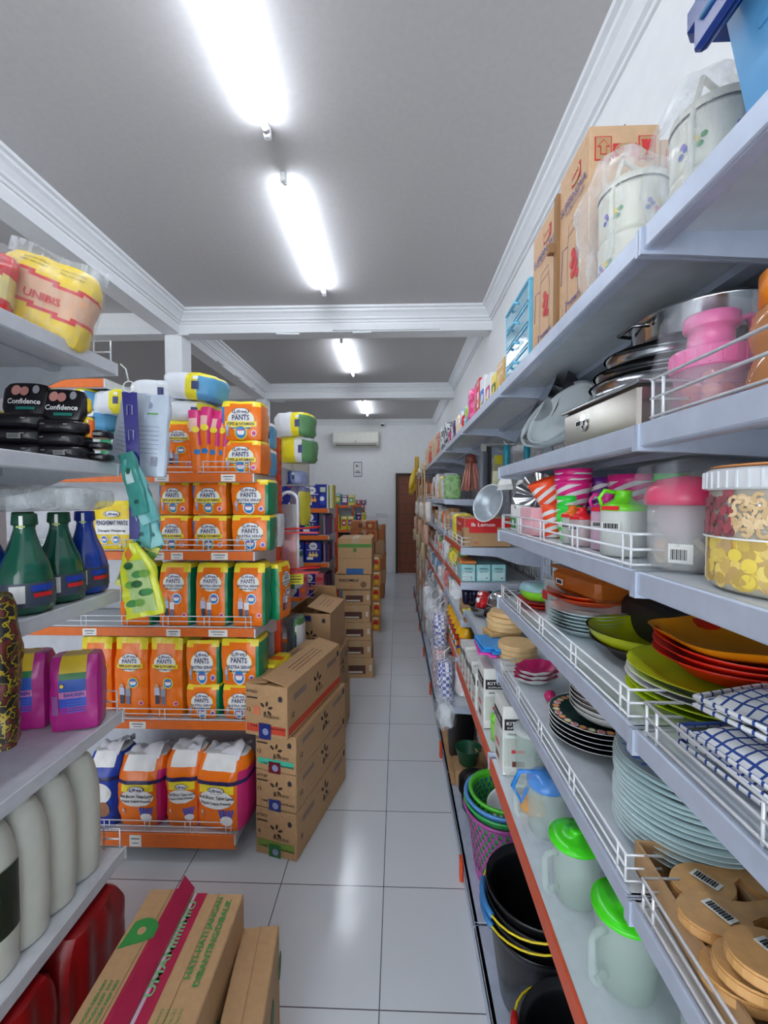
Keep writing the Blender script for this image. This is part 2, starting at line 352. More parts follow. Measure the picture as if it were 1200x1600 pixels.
# ================================================================ shelving
def bracket_mb(m, x, z, d, mat, y0=0, side=1):
    # tapering side plate of a shelf: deeper at the back
    poly = [(y0 - .004, 0), (y0 - .004, -.036), (y0 + .05, -.038), (y0 + d * .45, -.046), (y0 + d * .72, -.085), (y0 + d, -.1), (y0 + d, 0)]
    vs = [(x + sx, a, z + b) for sx in (-.003, .003) for a, b in poly]; n = 7
    m.add(vs, [(i, (i + 1) % n, n + (i + 1) % n, n + i) for i in range(n)] + [tuple(range(n - 1, -1, -1)), tuple(range(n, 2 * n))], mat)
def fence_mb(L, h=.05, y=0, x0=0, step=.09, rails=3, r=.0022, ret=.05):
    m = MB(); x1 = x0 + L
    for k in range(rails):
        z = .006 + (h - .006) * k / (rails - 1)
        m.tube([(x0, y + ret, z), (x0, y, z), (x1, y, z), (x1, y + ret, z)], r, WIRE, 6)
    n = max(2, round(L / step / 2))
    for i in range(n + 1):
        for e in (0, .022):
            x = x0 + .004 + (L - .03) * i / n + e; m.tube([(x, y, 0), (x, y, h)], r * .95, WIRE, 5)
    return m
def gondola(label, loc, rz, L, shelves, top, depth=.42, upr=UPR, metal=SHELF, mesh=False, base=None, ends=(1, 1), cat='shelving unit', ux=.026, back=None):
    """local x along the run, y from the shelf fronts to the back. shelves: dicts z, y (front), d, rail, fence, x0, x1"""
    g = empty('shelving_unit', loc, rz, label, cat)
    for e, x in enumerate((0, L)):
        if not ends[e]: continue
        m = MB(); m.box((x, depth + ux, top / 2), (.03, .05, top), upr, ch=.003)
        for q in range(int(top / .05)):
            for yy in (-.009, .009): m.box((x + (.0152 if e else -.0152), depth + ux + yy, .03 + q * .05), (.001, .005, .026), BLACK)
        m.build('upright', g)
    if back != 'none':
        m = MB()
        if mesh:
            for i in range(int((L - .04) / .045) + 1): m.tube([(.022 + i * .045, depth + .01, .09), (.022 + i * .045, depth + .01, top - .02)], .0016, WIRE, 4)
            for j in range(int(top / .045) - 1): m.tube([(.018, depth + .0125, .09 + j * .045), (L - .018, depth + .0125, .09 + j * .045)], .0016, WIRE, 4)
            m.build('wire_back_panel', g)
        else:
            m.box((L / 2, depth + .02, top / 2), (L - .034, .012, top - .06), metal); m.build('back_panel', g)
    for s in shelves:
        z, y, d = s['z'], s.get('y', 0), s.get('d', depth - s.get('y', 0)); a, b = s.get('x0', 0) + .004, s.get('x1', L) - .004
        mt = s.get('m', metal); rail = s.get('rail'); lh = s.get('lip', .032)
        m = MB(); m.box(((a + b) / 2, y + d / 2, z - .004), (b - a, d, .008), DECK if mt is SHELF else mt)
        m.box(((a + b) / 2, y + .004, z - lh / 2), (b - a, .008, lh), rail if (rail and not s.get('plain')) else mt, ch=.002, T=TR(0, -.001, .0012))
        m.box(((a + b) / 2, y + .014, z - lh + .002), (b - a, .02, .004), mt); m.box(((a + b) / 2, y + d - .006, z - lh / 2), (b - a, .008, lh), mt)
        m.box(((a + b) / 2, y + d * .5, z - .016), (b - a, .03, .014), mt)
        sh = m.build('shelf', g)
        for x in (a, b):
            m = MB(); bracket_mb(m, x, z, d, mt, y); m.build('bracket', sh)
        if s.get('fence'):
            o = fence_mb(b - a - .03, s.get('fh', .05), 0, 0, s.get('fs', .09), ret=s.get('ret', .05)).build('wire_fence', sh); o.location = (a + .015, y + .006, z)
        for (px, w) in s.get('tags', ()):
            m = MB(); m.box((px, y - .0015, z - lh / 2), (w, .002, lh * .8), PAPER); m.box((px, y - .003, z - lh * .35), (w * .7, .001, .003), INK); m.box((px, y - .003, z - lh * .65), (w * .5, .001, .002), INK); m.build('price_tag', sh)
    if base:
        m = MB(); m.box((L / 2, base['y'] + .006, base['z'] / 2), (L - .008, .012, base['z']), base.get('m', metal)); m.box((L / 2, (base['y'] + depth) / 2, base['z'] - .005), (L - .008, depth - base['y'], .01), metal, ch=.002)
        m.box((L / 2, base['y'] - .001, base['z'] - .012), (L - .01, .002, .004), INK)
        m.build('base_deck', g)
    return g
# right run, five metres of 0.8 m bays. levels differ after the second bay
ZR = dict(a=1.865, b=1.602, c=1.4, d=1.18, e=.935, f=.635)
def rshelves(n):
    if n < 2:
        return [dict(z=ZR['a'], y=0), dict(z=ZR['b'], y=0, fence=(n == 0), fh=.055), dict(z=ZR['c'], y=0, fence=(n == 1), fh=.05), dict(z=ZR['d'], y=0, fence=1, x1=(.8 if n == 0 else .67 + .13), fh=.045),
                dict(z=ZR['e'], y=0, fence=1, fh=.045), dict(z=ZR['f'] + .01, y=-.025, rail=ORR, lip=.045)]
    if n == 2:
        return [dict(z=ZR['a'], y=0), dict(z=.93, y=.015), dict(z=.66, y=-.025, rail=ORR, lip=.045)]
    if n == 3:
        return [dict(z=ZR['a'], y=0), dict(z=1.25, y=0, fence=1, rail=ORR), dict(z=1.07, y=0, fence=1, rail=ORR), dict(z=.875, y=0), dict(z=.68, y=-.025, rail=ORR), dict(z=.42, y=-.03)]
    return [dict(z=ZR['a'], y=0), dict(z=1.5, y=0, fence=n > 5), dict(z=1.27, y=0, fence=1), dict(z=1.06, y=0, fence=1, rail=ORR), dict(z=.86, y=0, rail=ORR), dict(z=.66, y=-.02, fence=1), dict(z=.42, y=-.03, rail=ORR)]
FOOT = True
ORR = M((205, 84, 50), .45)
names = ['nearest bay, at the right edge of the photo', 'second bay, holding the plates and green lidded jugs', 'third bay, with utensils hooked on its mesh', 'fourth bay, with the teal boxes', 'fifth bay', 'sixth bay', 'seventh bay', 'eighth bay', 'ninth bay, next to the brown door']
for n in range(9):
    y1 = .6 + .8 * n
    gr_ = gondola('grey metal shelving along the right wall, ' + names[n], (.33, y1, 0), R(-90), .8, rshelves(n), 2.0, upr=SHELF, depth=.4, mesh=True, base=dict(z=.075, y=-.07), ux=.026, ends=(1, n == 0))
    m = MB(); m.box((.55, -.078, .045), (.03, .012, .09), UPR, ch=.002); m.build('foot', gr_)
# left unit facing the aisle, white
Y0L, Y1L = .15, 1.25
LZ = (1.9, 1.605, 1.23, .862, .44)
gondola('white metal shelving close on the left with a bag of cakes on top', (-.83, Y0L, 0), R(90), Y1L - Y0L,
        [dict(z=z, y=0, d=.36, m=SHELFW, lip=.036, x1=Y1L - Y0L) for z in LZ], 1.95, depth=.36, metal=SHELFW, upr=SHELFW, base=dict(z=.1, y=.02, m=SHELFW))
# orange units across the room, fronts towards the viewer
OS = dict(rail=RAIL, lip=.036, ret=.012)
g1t = [dict(z=1.606, y=0, fence=1, tags=[(1.62, .06), (1.9, .06)], fs=.1, **OS), dict(z=1.28, y=0, fence=1, tags=[(1.6, .05), (1.68, .05), (1.86, .07)], **OS), dict(z=.957, y=0, fence=1, tags=[(1.3, .06), (1.66, .06), (1.85, .08)], **OS),
       dict(z=.56, y=0, fence=1, x1=1.985, tags=[(1.5, .07)], **OS), dict(z=.12, y=-.06, fence=1, x1=1.94, tags=[(1.35, .05), (1.52, .05)], lip=.06, rail=RAIL, ret=.012), dict(z=2.0, y=0, x1=1.39, **OS)]
g1 = gondola('orange shelving unit full of adult diaper packs, front row', (-2.6, 1.75, 0), 0, 2.01, g1t, 1.8, depth=.31, metal=SHELFW)
def back_side(loc, L, zs, label):      # shelves on the rear face
    return gondola(label, loc, R(180), L, [dict(z=z, y=0, rail=RAIL, lip=.03) for z in zs], .3, depth=.3, metal=SHELFW, ends=(0, 0), back='none')
back_side((-.58, 2.43, 0), 1.9, (1.66, 1.35, 1.0, .6, .12), 'rear shelves of the front orange unit, seen edge on')
g2 = gondola('second orange shelving unit with blue milk cartons', (-2.6, 3.6, 0), 0, 2.02, [dict(z=1.42, y=0, **OS), dict(z=1.19, y=0, tags=[(1.72, .06)], **OS), dict(z=.955, y=0, **OS), dict(z=.66, y=0, **OS), dict(z=.3, y=0, **OS)], 1.46, depth=.42, metal=SHELFW)
g3 = gondola('third orange shelving unit behind the milk cartons', (-2.6, 5.55, 0), 0, 1.98, [dict(z=1.42, y=0, **OS), dict(z=1.1, y=0, **OS), dict(z=.75, y=0, **OS), dict(z=.4, y=0, **OS)], 1.46, depth=.4, metal=SHELFW)
g4 = gondola('farthest orange shelving unit near the far wall', (-2.6, 7.2, 0), 0, 2.0, [dict(z=1.4, y=0, **OS), dict(z=1.1, y=0, **OS), dict(z=.75, y=0, **OS), dict(z=.4, y=0, **OS)], 1.42, depth=.4, metal=SHELFW)

# ================================================================ soft packs
def packfn(hx, hy, hz, bulge=.1, crk=.004, seed=0, top=.0, rnd=.5):
    """unit cube -> puffy pack standing on z=0. top > 0 pinches the top into a ridge."""
    def fn(x, y, z):
        e = lambda a: 1 - abs(a) ** 4
        X = x * .955 * (1 - rnd * .10 * (y * y) ** 3 - rnd * .08 * (z * z) ** 4) + (bulge * .5 * (1 if x > 0 else -1) * e(y) * e(z) if abs(x) > .999 else 0)
        Y = y * (1 - rnd * .16 * (x * x) ** 3 - rnd * .12 * (z * z) ** 4) * (1 + bulge * 1.2 * e(x) * e(z))
        if top and z > .4: Y *= 1 - top * ((z - .4) / .6) ** 1.4
        Z = z * (1 - rnd * .05 * (x * x) ** 3 * (1 if z > 0 else 0))
        q = Vector((X * hx, Y * hy, Z * hz + hz)); s = seed * 7.3
        n1 = noise.noise(Vector((q.x * 24 + s, q.y * 24, q.z * 16))) + .5 * noise.noise(Vector((q.x * 55, q.y * 55 + s, q.z * 40)))
        amp = crk * (.35 + .65 * max(abs(x), abs(z)) ** 2)
        q += Vector((x * .6, y, z * .3)) * n1 * amp
        if q.z < 0: q.z = 0
        return q
    return fn
def on_front(fn, hx, hz, off=.0015):    # puts flat art (x, z about the centre, in metres) on the front skin
    def g(p):
        u = max(-1, min(1, p.x / hx)); v = max(-1, min(1, p.y / hz))
        q = fn(u, -1, v); return (q.x, q.y - off - abs(p.z), q.z)
    return g
def disc(m, r, mat, T, g, sx=1, n=20, rings=3):
    vs = [(0, 0, 0)]; fs = []
    for k in range(1, rings + 1):
        for i in range(n): a = 2 * PI * i / n; vs.append((r * sx * k / rings * math.cos(a), r * k / rings * math.sin(a), 0))
    for i in range(n): fs.append((0, 1 + i, 1 + (i + 1) % n))
    for k in range(1, rings):
        b = 1 + (k - 1) * n
        for i in range(n): j = (i + 1) % n; fs.append((b + i, b + n + i, b + n + j, b + j))
    m.add([g(T @ Vector(v)) for v in vs], fs, mat)
def rect(m, w, h, mat, T, g, nx=8, ny=3, shape=None):
    vs = []
    for j in range(ny + 1):
        for i in range(nx + 1):
            x, y = -w / 2 + w * i / nx, -h / 2 + h * j / ny
            if shape: x, y = shape(x, y)
            vs.append((x, y, 0))
    m.add([g(T @ Vector(v)) for v in vs], [(j * (nx + 1) + i, j * (nx + 1) + i + 1, (j + 1) * (nx + 1) + i + 1, (j + 1) * (nx + 1) + i) for j in range(ny) for i in range(nx)], mat)
LY = M((252, 226, 50), .25, bump=.7, scale=22); LO = M((250, 122, 18), .25, bump=.8, scale=22); LG = M((20, 134, 88), .25, bump=.7, scale=22); LB = M((40, 130, 200), .35); LW = M((240, 240, 238), .4); LP = M((214, 40, 120), .35); LN = M((40, 34, 90), .35); SKIN = M((214, 168, 136), .5); GREYC = M((150, 160, 180), .6)
def logo(m, cx, cz, w, g, z=.0008):
    h = w * .36
    for k, (mat, s) in enumerate(((LN, 1.0), (LW, .9))): disc(m, h / 2 * s, mat, TR(cx, cz, z + k * .0006), g, sx=w / h)
    m.text('Lifree', h * .62, LN, TR(cx, cz - h * .02, z + .0018), w=w * .74, fn=g)
def person_art(m, x, z, h, g, top, leg):
    disc(m, h * .1, SKIN, TR(x, z + h * .42, .003), g, n=10, rings=1); rect(m, h * .26, h * .36, top, TR(x, z + h * .16, .003), g, 2, 2); rect(m, h * .2, h * .42, leg, TR(x, z - h * .22, .003), g, 2, 2)
def pants_art(m, x, z, r, g, ring):
    disc(m, r, ring, TR(x, z, .002), g, n=16, rings=2); disc(m, r * .82, LB, TR(x, z, .0026), g, n=16, rings=2)
    sh = lambda a, b: (a * (1 - .3 * (1 if b < 0 else 0)), b)
    rect(m, r * 1.2, r * .7, LW, TR(x, z, .0034), g, 2, 2, sh); rect(m, r * 1.2, r * .12, LP, TR(x, z + r * .28, .004), g, 2, 1)
def lifree(kind, w, d, h, seed=1, label='', name='diaper_pack'):
    hx, hy, hz = w / 2, d / 2, h / 2
    fn = packfn(hx, hy, hz, .07, .0055, seed, top=.25 if kind in ('tall', 'tallx') else .1)
    LO = YEL if kind == 'saver' else globals()['LO']
    side = LG if kind in ('extra', 'tallx') else LO
    def mat(x, y, z):
        if abs(x) > .99: return side if z < .9 else LY
        if z > .99: return LY if abs(x) > .3 else LO
        if y < 0:
            if z > .84 - .1 * abs(x): return LY
            if kind in ('extra', 'tallx') and x > .84: return LG
            if kind == 'tips' and x < -.8 and z > -.2: return LB
        return LO
    m = MB(); m.soft(fn, (14, 5, 14), mat); g = on_front(fn, hx, hz)
    k = w / .15
    zc = hz * .38 if kind in ('tall', 'tallx') else 0
    if kind in ('saver',):
        for (q, a) in ((.9, 0),): rect(m, w * .86, h * .3, LW, TR(0, -.004, .0005), g, 8, 3)
        logo(m, 0, hz * .48, w * .42, g, .001); m.text('PENGHEMAT PANTS', h * .13, LN, TR(0, .012, .0022), w=w * .8, fn=g)
        m.text('Dengan Penyerap', h * .06, INK, TR(0, -.02, .0022), w=w * .7, fn=g)
        pants_art(m, -.03 * k, -hz * .55, .018, g, LW); pants_art(m, .015 * k, -hz * .55, .018, g, LW)
    else:
        sc = w * .30
        disc(m, sc * .82, LY, TR(0, zc + .0, .0004), g, sx=1.42, rings=4); disc(m, sc * .8, LW, TR(0, zc, .001), g, sx=1.38, rings=4)
        logo(m, 0, zc + sc * .62, w * .44, g, .0016)
        m.text('PANTS', w * .15, LN, TR(0, zc + sc * .16, .0024), w=w * .44, fn=g)
        t = 'EKSTRA SERAP' if kind in ('extra', 'tallx') else 'TIPIS & NYAMAN'
        if kind in ('tips', 'tall'): rect(m, w * .8, w * .115, LY, TR(0, zc - sc * .28, .0018), g, 8, 1)
        m.text(t, w * .09, LN, TR(0, zc - sc * .28, .0028), w=w * .68, fn=g)
        m.text('Mudah Dipakai' if kind in ('extra', 'tallx') else 'seperti celana biasa', w * .07, INK, TR(0, zc - sc * .56, .0024), w=w * .5, fn=g)
        zb = -hz * .62 if zc == 0 else -hz * .12
        pants_art(m, .1 * w if zc else 0, zb, w * .16, g, LY if kind in ('tips', 'tall') else LW)
        disc(m, w * .07, LW, TR(w * .33, zb - w * .02 - (hz * .5 if zc else 0), .001), g, n=12, rings=2); disc(m, w * .05, LP if kind[0] == 't' else M((120, 90, 190), .4), TR(w * .33, zb - w * .02 - (hz * .5 if zc else 0), .002), g, n=12, rings=2)
        if zc:
            person_art(m, -w * .24, -hz * .42, w * .62, g, M((190, 200, 222), .5), M((60, 66, 90), .5)); person_art(m, -w * .05, -hz * .45, w * .58, g, LW if kind == 'tallx' else M((150, 160, 175), .5), M((110, 120, 150), .5))
        else: person_art(m, -w * .34, -hz * .5, w * .3, g, M((170, 190, 220), .5), GREYC)
    o = m.build(name); return tag(o, label, 'diaper pack', 'orange adult diaper packs on the front orange unit')
def place(o, x, y, z, rz=0, label=None, sc=None):
    z += .0015
    if o.get('_used'):
        c = dup(o, (x, y, z), rz, label, sc); return c
    o['_used'] = 1; o.location = (x, y, z); o.rotation_euler = (0, 0, rz) if not isinstance(rz, (tuple, list)) else rz
    if label: o['label'] = label
    if sc: o.scale = sc if isinstance(sc, (tuple, list)) else (sc,) * 3
    return o
pT = lifree('tips', .152, .13, .15, 1); pE = lifree('extra', .165, .13, .152, 2); pTT = lifree('tall', .152, .12, .34, 3); pTX = lifree('tallx', .148, .12, .268, 4)
pB = lifree('tips', .178, .14, .15, 5)
YG = 1.842
A = 'orange adult diaper pack '
# top tier
place(pTT, -.93, YG, 1.607, .1, A + 'standing alone at the left of the top tier beside pink packs', (.9, 1, .66))
place(pB, -.65, YG, 1.607, -.04, A + 'lying under another at the right end of the top tier', (1, 1, .92)); place(pB, -.655, YG, 1.746, .05, A + 'with a puffed yellow top, uppermost on the top tier', (1, 1, 1.08))
# second tier, two rows
for i, (x, p, s, n) in enumerate(((-.95, pT, .9, 'left'), (-.795, pT, 1.04, 'middle'), (-.62, pE, 1.06, 'right, green sided'))):
    place(p, x, YG, 1.281, .03 * i - .03, A + 'in the lower row of the second tier, ' + n + ' column', (s, 1, .99)); place(p, x, YG + .004, 1.433, .02 - .04 * i, A + 'in the upper row of the second tier, ' + n + ' column', (s, 1, .98))
sv = lifree('saver', .185, .12, .21, 6); place(sv, -1.2, YG - .02, 1.281, 0, 'yellow economy diaper pack half hidden behind the spray bottles')
o = sv
# third tier
for i, x in enumerate((-.95, -.791, -.632)): place(pTX, x, YG, .958, .02 * (i - 1), A + 'tall and green edged on the third tier, ' + ('left', 'middle', 'right')[i] + ' of three')
place(pTX, -.545, YG + .1, .958, R(80), A + 'turned sideways at the right end of the third tier', (.9, .55, .94))
place(pTX, -1.12, YG, .958, 0, A + 'tall, on the third tier behind the hanging yellow pouch')
# fourth tier
for i, (x, s, n) in enumerate(((-1.305, .96, 'leftmost on the fourth tier behind the purple bags'), (-1.148, 1.03, 'second from left, tall with a couple pictured'), (-.993, 1.03, 'third from left, tall with white gusset'))): place(pTT, x, YG, .561, .03 * (1 - i), A + n, (s, 1, 1.0))
place(pE, -.833, YG, .561, 0, A + 'at the bottom of the left pair on the fourth tier', (.93, 1, .94)); place(pE, -.833, YG, .705, .03, A + 'with folded white top, upper left on the fourth tier', (.93, 1, 1.25))
place(pE, -.672, YG, .561, 0, A + 'at the bottom of the right pair on the fourth tier', (.97, 1, .94)); place(pE, -.668, YG, .705, -.04, A + 'with yellow top, upper of the right pair on the fourth tier', (1.08, 1, 1.3))
place(pE, -.56, YG + .11, .561, R(75), A + 'turned edge on behind the cartons on the fourth tier', (1, .6, 1.3))
# bottom tier: big crumpled packs with white tops
def bigpack(w, h, seed, label, base=LO, topc=LW, sz=1):
    hx, hy, hz = w / 2, .085, h / 2; fn = packfn(hx, hy, hz, .12, .009, seed, top=.45, rnd=.9)
    def mat(x, y, z):
        if z > .99: return topc
        if z > .62: return topc if abs(x) < .75 else base
        if .36 < z < .5 and y < 1: return LN
        if abs(x) > .99 or (y < 0 and x > .86): return LP if base is LO else base
        if y < 0 and -.5 < z < .36 and abs(x) < .7 and base is LO: return LY if z > .1 else LO
        return base
    m = MB(); m.soft(fn, (16, 6, 18), mat); g = on_front(fn, hx, hz, .002)
    if base is LO:
        logo(m, 0, hz * .2, w * .38, g, .001); disc(m, w * .17, LW, TR(0, -hz * .06, .0004), g, sx=2.3)
        m.text('Anti Bocor, Tahan Lama', w * .09, INK, TR(0, 0, .002), w=w * .76, fn=g); m.text('Popok Celana Dewasa', w * .07, INK, TR(0, -w * .1, .002), w=w * .66, fn=g)
        for q in range(5): rect(m, w * .045, w * .17, M((50 + 10 * q, 90, 190), .4), TR(w * (.1 + .06 * q), -hz * .45, .002, rz=.3 - .15 * q), g, 1, 2)
        disc(m, w * .09, LW, TR(w * .23, -hz * .62, .003), g, sx=1.5, n=12, rings=2); person_art(m, -w * .3, -hz * .45, w * .16, g, LW, GREYC)
    else: disc(m, w * .22, M((160, 110, 80), .5), TR(w * .1, -hz * .45, .001), g); disc(m, w * .3, LW, TR(0, 0, .0005), g, sx=1.2)
    o = m.build('diaper_pack', None); tag(o, label, 'diaper pack', 'big open topped packs on the bottom tier')
    # crumpled flap on top
    f = MB()
    f.sheet(lambda u, v: (lambda n_: ((u - .5) * w * .72, -.055 + .12 * v + .02 * n_, h * .93 + .035 * math.sin(v * PI) + .022 * n_ + .02 * (u - .5)))(nz(u * 3 + seed, v * 3, seed, 1.3)), 14, 10, M((232, 230, 236), .4), True)
    f.build('torn_top_flap', o); return o
BLU = M((28, 62, 170), .35)
for a in ((.15, .30, 21, 'blue and white diaper pack at the left of the bottom tier', BLU, -1.24, 0), (.205, .285, 22, A + 'squat with a broad white top, second on the bottom tier', LO, -1.085, 0), (.165, .31, 23, A + 'narrow with a crumpled top, third on the bottom tier', LO, -.9, .05), (.225, .3, 24, A + 'largest and rightmost on the bottom tier, white torn top', LO, -.735, -.1)):
    o = bigpack(a[0], a[1], a[2], a[3], a[4]); o.location = (a[5], 1.803 if a[5] < -.8 else 1.793, .123); o.rotation_euler = (0, 0, a[6])
# pink slim packs in film
m = MB(); fn = packfn(.022, .06, .145, .1, .003, 31, top=.4); m.soft(fn, (6, 6, 14), lambda x, y, z: LP if z > -.1 and (x > .2 or z > .7) else (LO if z < .3 else M((240, 190, 180), .35)))
g = on_front(fn, .022, .145); disc(m, .014, LY, TR(0, .05, .001), g); disc(m, .012, LB, TR(0, -.05, .001), g); sl = m.build('sachet_pack'); tag(sl, '', 'diaper pack', 'slim pink packs on the top tier')
for i, n in enumerate(('leftmost', 'second', 'third', 'rightmost')): place(sl, -.845 + .036 * i, YG - .03 + .01 * i, 1.607, (0, R(4 * (i - 1)), R(20 - 12 * i)), 'slim pink and orange pack leaning on the top tier, ' + n + ' of four', (1.25, 1, .92 + .05 * (i == 1)))
# white ultra packs lying on top
def puffy(w, d, h, seed, c1, c2, c3, label, cat='diaper pack', name='diaper_pack', group=None, crk=.009):
    fn = packfn(w / 2, d / 2, h / 2, .14, crk, seed, rnd=1.2)
    m = MB(); m.soft(fn, (12, 8, 8), lambda x, y, z: c1 if x < .15 else (c2 if x < .62 or z > .8 else c3)); g = on_front(fn, w / 2, h / 2)
    rect(m, w * .14, h * .3, M((60, 70, 120), .5), TR(w * .3, 0, .001), g, 3, 2); rect(m, w * .1, h * .12, LW, TR(w * .3, h * .28, .001), g, 3, 2)
    o = m.build(name); return tag(o, label, cat, group)
WP = M((226, 230, 236), .3, bump=.9, scale=16); YP = M((236, 222, 40), .3, bump=.7, scale=20); SB = M((90, 160, 205), .4); GP = M((90, 140, 90), .4)
for (x, y, z, w, d, h, rz, ry, c, lab) in (
    (-1.05, 1.86, 1.9, .19, .16, .105, .1, 0, (WP, WP, WP), 'plain white wrapped pack on top of the pile behind the blue hanging strip'),
    (-.885, 1.86, 1.925, .265, .16, .11, -.25, .12, (WP, YP, SB), 'white and yellow wrapped pack lying topmost on the pile of the front orange unit'),
    (-.9, 1.9, 1.83, .22, .2, .09, -.1, .03, (WP, WP, YP), 'plain white wrapped pack just under the topmost white and yellow one'),
    (-1.1, 1.92, 1.79, .24, .2, .1, 0, 0, (WP, YP, WP), 'white wrapped pack low in the pile behind the blue hanging strip'),
    (-.99, 1.97, 1.607, .3, .14, .18, 0, 0, (WP, SB, YP), 'pale wrapped pack at the back of the top tier supporting the pile'),
    (-.72, 1.98, 1.607, .26, .12, .22, 0, 0, (WP, WP, YP), 'pale wrapped pack at the back of the top tier behind the right packs'),
    (-1.64, 1.84, 1.88, .15, .16, .085, 0, 0, (SB, YP, SB), 'blue and yellow pack under the orange rail, at the left edge of the photo'),
    (-1.49, 1.84, 1.88, .14, .16, .085, .05, 0, (SB, YP, WP), 'blue pack under the orange rail, second from the left edge'),
    (-1.35, 1.84, 1.88, .16, .16, .085, 0, 0, (WP, YP, SB), 'white and blue pack under the orange rail, third from the left edge'),
    (-1.2, 1.84, 1.86, .17, .16, .1, -.1, 0, (WP, YP, YP), 'white pack with a yellow edge right of the orange rail end'),
    (-1.6, 1.85, 1.79, .26, .17, .085, 0, 0, (YP, SB, YP), 'yellow and blue pack in the second layer at the left edge'),
    (-1.34, 1.85, 1.79, .24, .17, .085, 0, 0, (YP, WP, SB), 'yellow topped pack in the second layer above the black packs'),
    (-1.5, 1.86, 1.607, .5, .17, .18, 0, 0, (SB, YP, WP), 'long pack at the bottom of the pile behind the black packs'),
    (-1.22, 1.86, 1.607, .1, .17, .18, 0, 0, (LG, LG, WP), 'green pack behind the black packs on the white shelf')):
    o = puffy(w, d, h, x * 9, *c, lab, group='wrapped packs piled on the front orange unit'); o.location = (x, y, z); o.rotation_euler = (0, ry, rz)
# packs at the right end and on the rear shelves of the front unit
for (x, y, z, w, d, h, rz, c, lab) in (
    (-.53, 2.22, 1.82, .2, .14, .12, -.25, (WP, YP, GP), 'white and yellow pack topmost over the orange upright'), (-.52, 2.25, 1.69, .18, .15, .13, -.2, (YP, WP, GP), 'yellow and green pack below the topmost one at the unit end'),
    (-.59, 1.98, 1.607, .04, .1, .12, 0, (SB, LW, SB), 'thin blue pack beside the orange upright, lower'), (-.59, 1.98, 1.735, .04, .1, .11, 0, (SB, LW, SB), 'thin blue pack beside the orange upright, upper'),
    (-.56, 1.98, 1.281, .045, .1, .15, 0, (M((196, 200, 206), .3), WP, WP), 'silver grey pack at the right end of the second tier')):
    o = puffy(w, d, h, x * 9 + z, *c, lab, group='packs at the aisle end of the front orange unit'); o.location = (x, y, z); o.rotation_euler = (0, 0, rz)
# ================================================================ cartons and printed boxes
def fc(side, w, d, h):
    if side == 'front': return TR(0, -d / 2, 0) @ FRONT
    if side == 'right': return TR(w / 2, 0, 0, rz=PI / 2) @ FRONT
    if side == 'left': return TR(-w / 2, 0, 0, rz=-PI / 2) @ FRONT
    if side == 'back': return TR(0, d / 2, 0, rz=PI) @ FRONT
    return TR(0, 0, h)
def q2(m, T, x, y, w, h, mat, z=.0012, rz=0): m.box((0, 0, 0), (w, h, .0008), mat, T @ TR(x, y, z, rz=rz))
def tx(m, T, x, y, h, s, mat, w=None, z=.0022, rz=0, bold=True): m.text(s, h, mat, T @ TR(x, y, z, rz=rz), w=w, bold=bold)
def dc(m, T, x, y, r, mat, z=.001, sx=1, n=18, rz=0): m.lathe([(.0001, 0), (r, 0), (r, .0006), (.0001, .0006)], mat, n, T @ TR(x, y, z, rz=rz), smooth=False, sx=sx)
BRN = M((92, 62, 42), .8); CINK = M((60, 42, 32), .8); TAPE = M((178, 150, 112), .3)
def carton(w, d, h, label, loc, rz=0, art=None, open_=0, group=None, card=CARD, cat='cardboard box', name='cardboard_box', tape=True, flaps=None):
    o = MB(); 
    if open_:
        t = .004
        o.box((0, 0, t / 2), (w, d, t), card)
        for sx in (-1, 1): o.box((sx * (w / 2 - t / 2), 0, h / 2), (t, d, h), card); o.box((0, sx * (d / 2 - t / 2), h / 2), (w - 2 * t, t, h), card)
        o.box((0, 0, h * .8), (w - 2 * t, d - 2 * t, .004), CARDD)
    else:
        o.box((0, 0, h / 2), (w, d, h), card, ch=.003)
        if tape: o.box((0, 0, h + .0004), (.05, d * .98, .0012), TAPE); o.box((0, -d / 2 - .0006, h - .03), (.05, .0012, .06), TAPE)
        o.box((0, 0, h + .0003), (.0015, d * .99, .0015), CARDD)
    if art: art(o, w, d, h)
    b = o.build(name, None, loc, rz); tag(b, label, cat, group)
    for (ax, sgn, ln, ang, k) in (flaps or ()):      # hinged lid flaps
        f = MB(); pw = d if ax == 'x' else w
        f.box((ln / 2, 0, 0), (ln, pw * k, .004), card)
        for q in range(3): f.box((ln * (.35 + .15 * q), 0, .0024), (.003, pw * k * .5, .0006), CINK)
        fo = f.build('lid_flap', b)
        if ax == 'x': fo.location = (sgn * w / 2, 0, h); fo.rotation_euler = (0, -R(ang), PI if sgn > 0 else 0)
        else: fo.location = (0, sgn * d / 2, h); fo.rotation_euler = (0, -R(ang), -sgn * PI / 2)
    return b
HB = M((50, 44, 56), .6)
def house(m, T, x, y, s=.012):
    m.prism([(-s, 0), (0, s), (s, 0), (s * .7, 0), (s * .7, -s), (-s * .7, -s), (-s * .7, 0)], .0008, HB, T @ TR(x, y, .001))
def flower(m, T, x, y, s, mat):
    for k in range(6):
        if k == 3: continue
        a = k * PI / 3 + .3; dc(m, T, x + s * math.cos(a), y + s * math.sin(a), s * .26, mat, sx=2.0, n=10, rz=a)
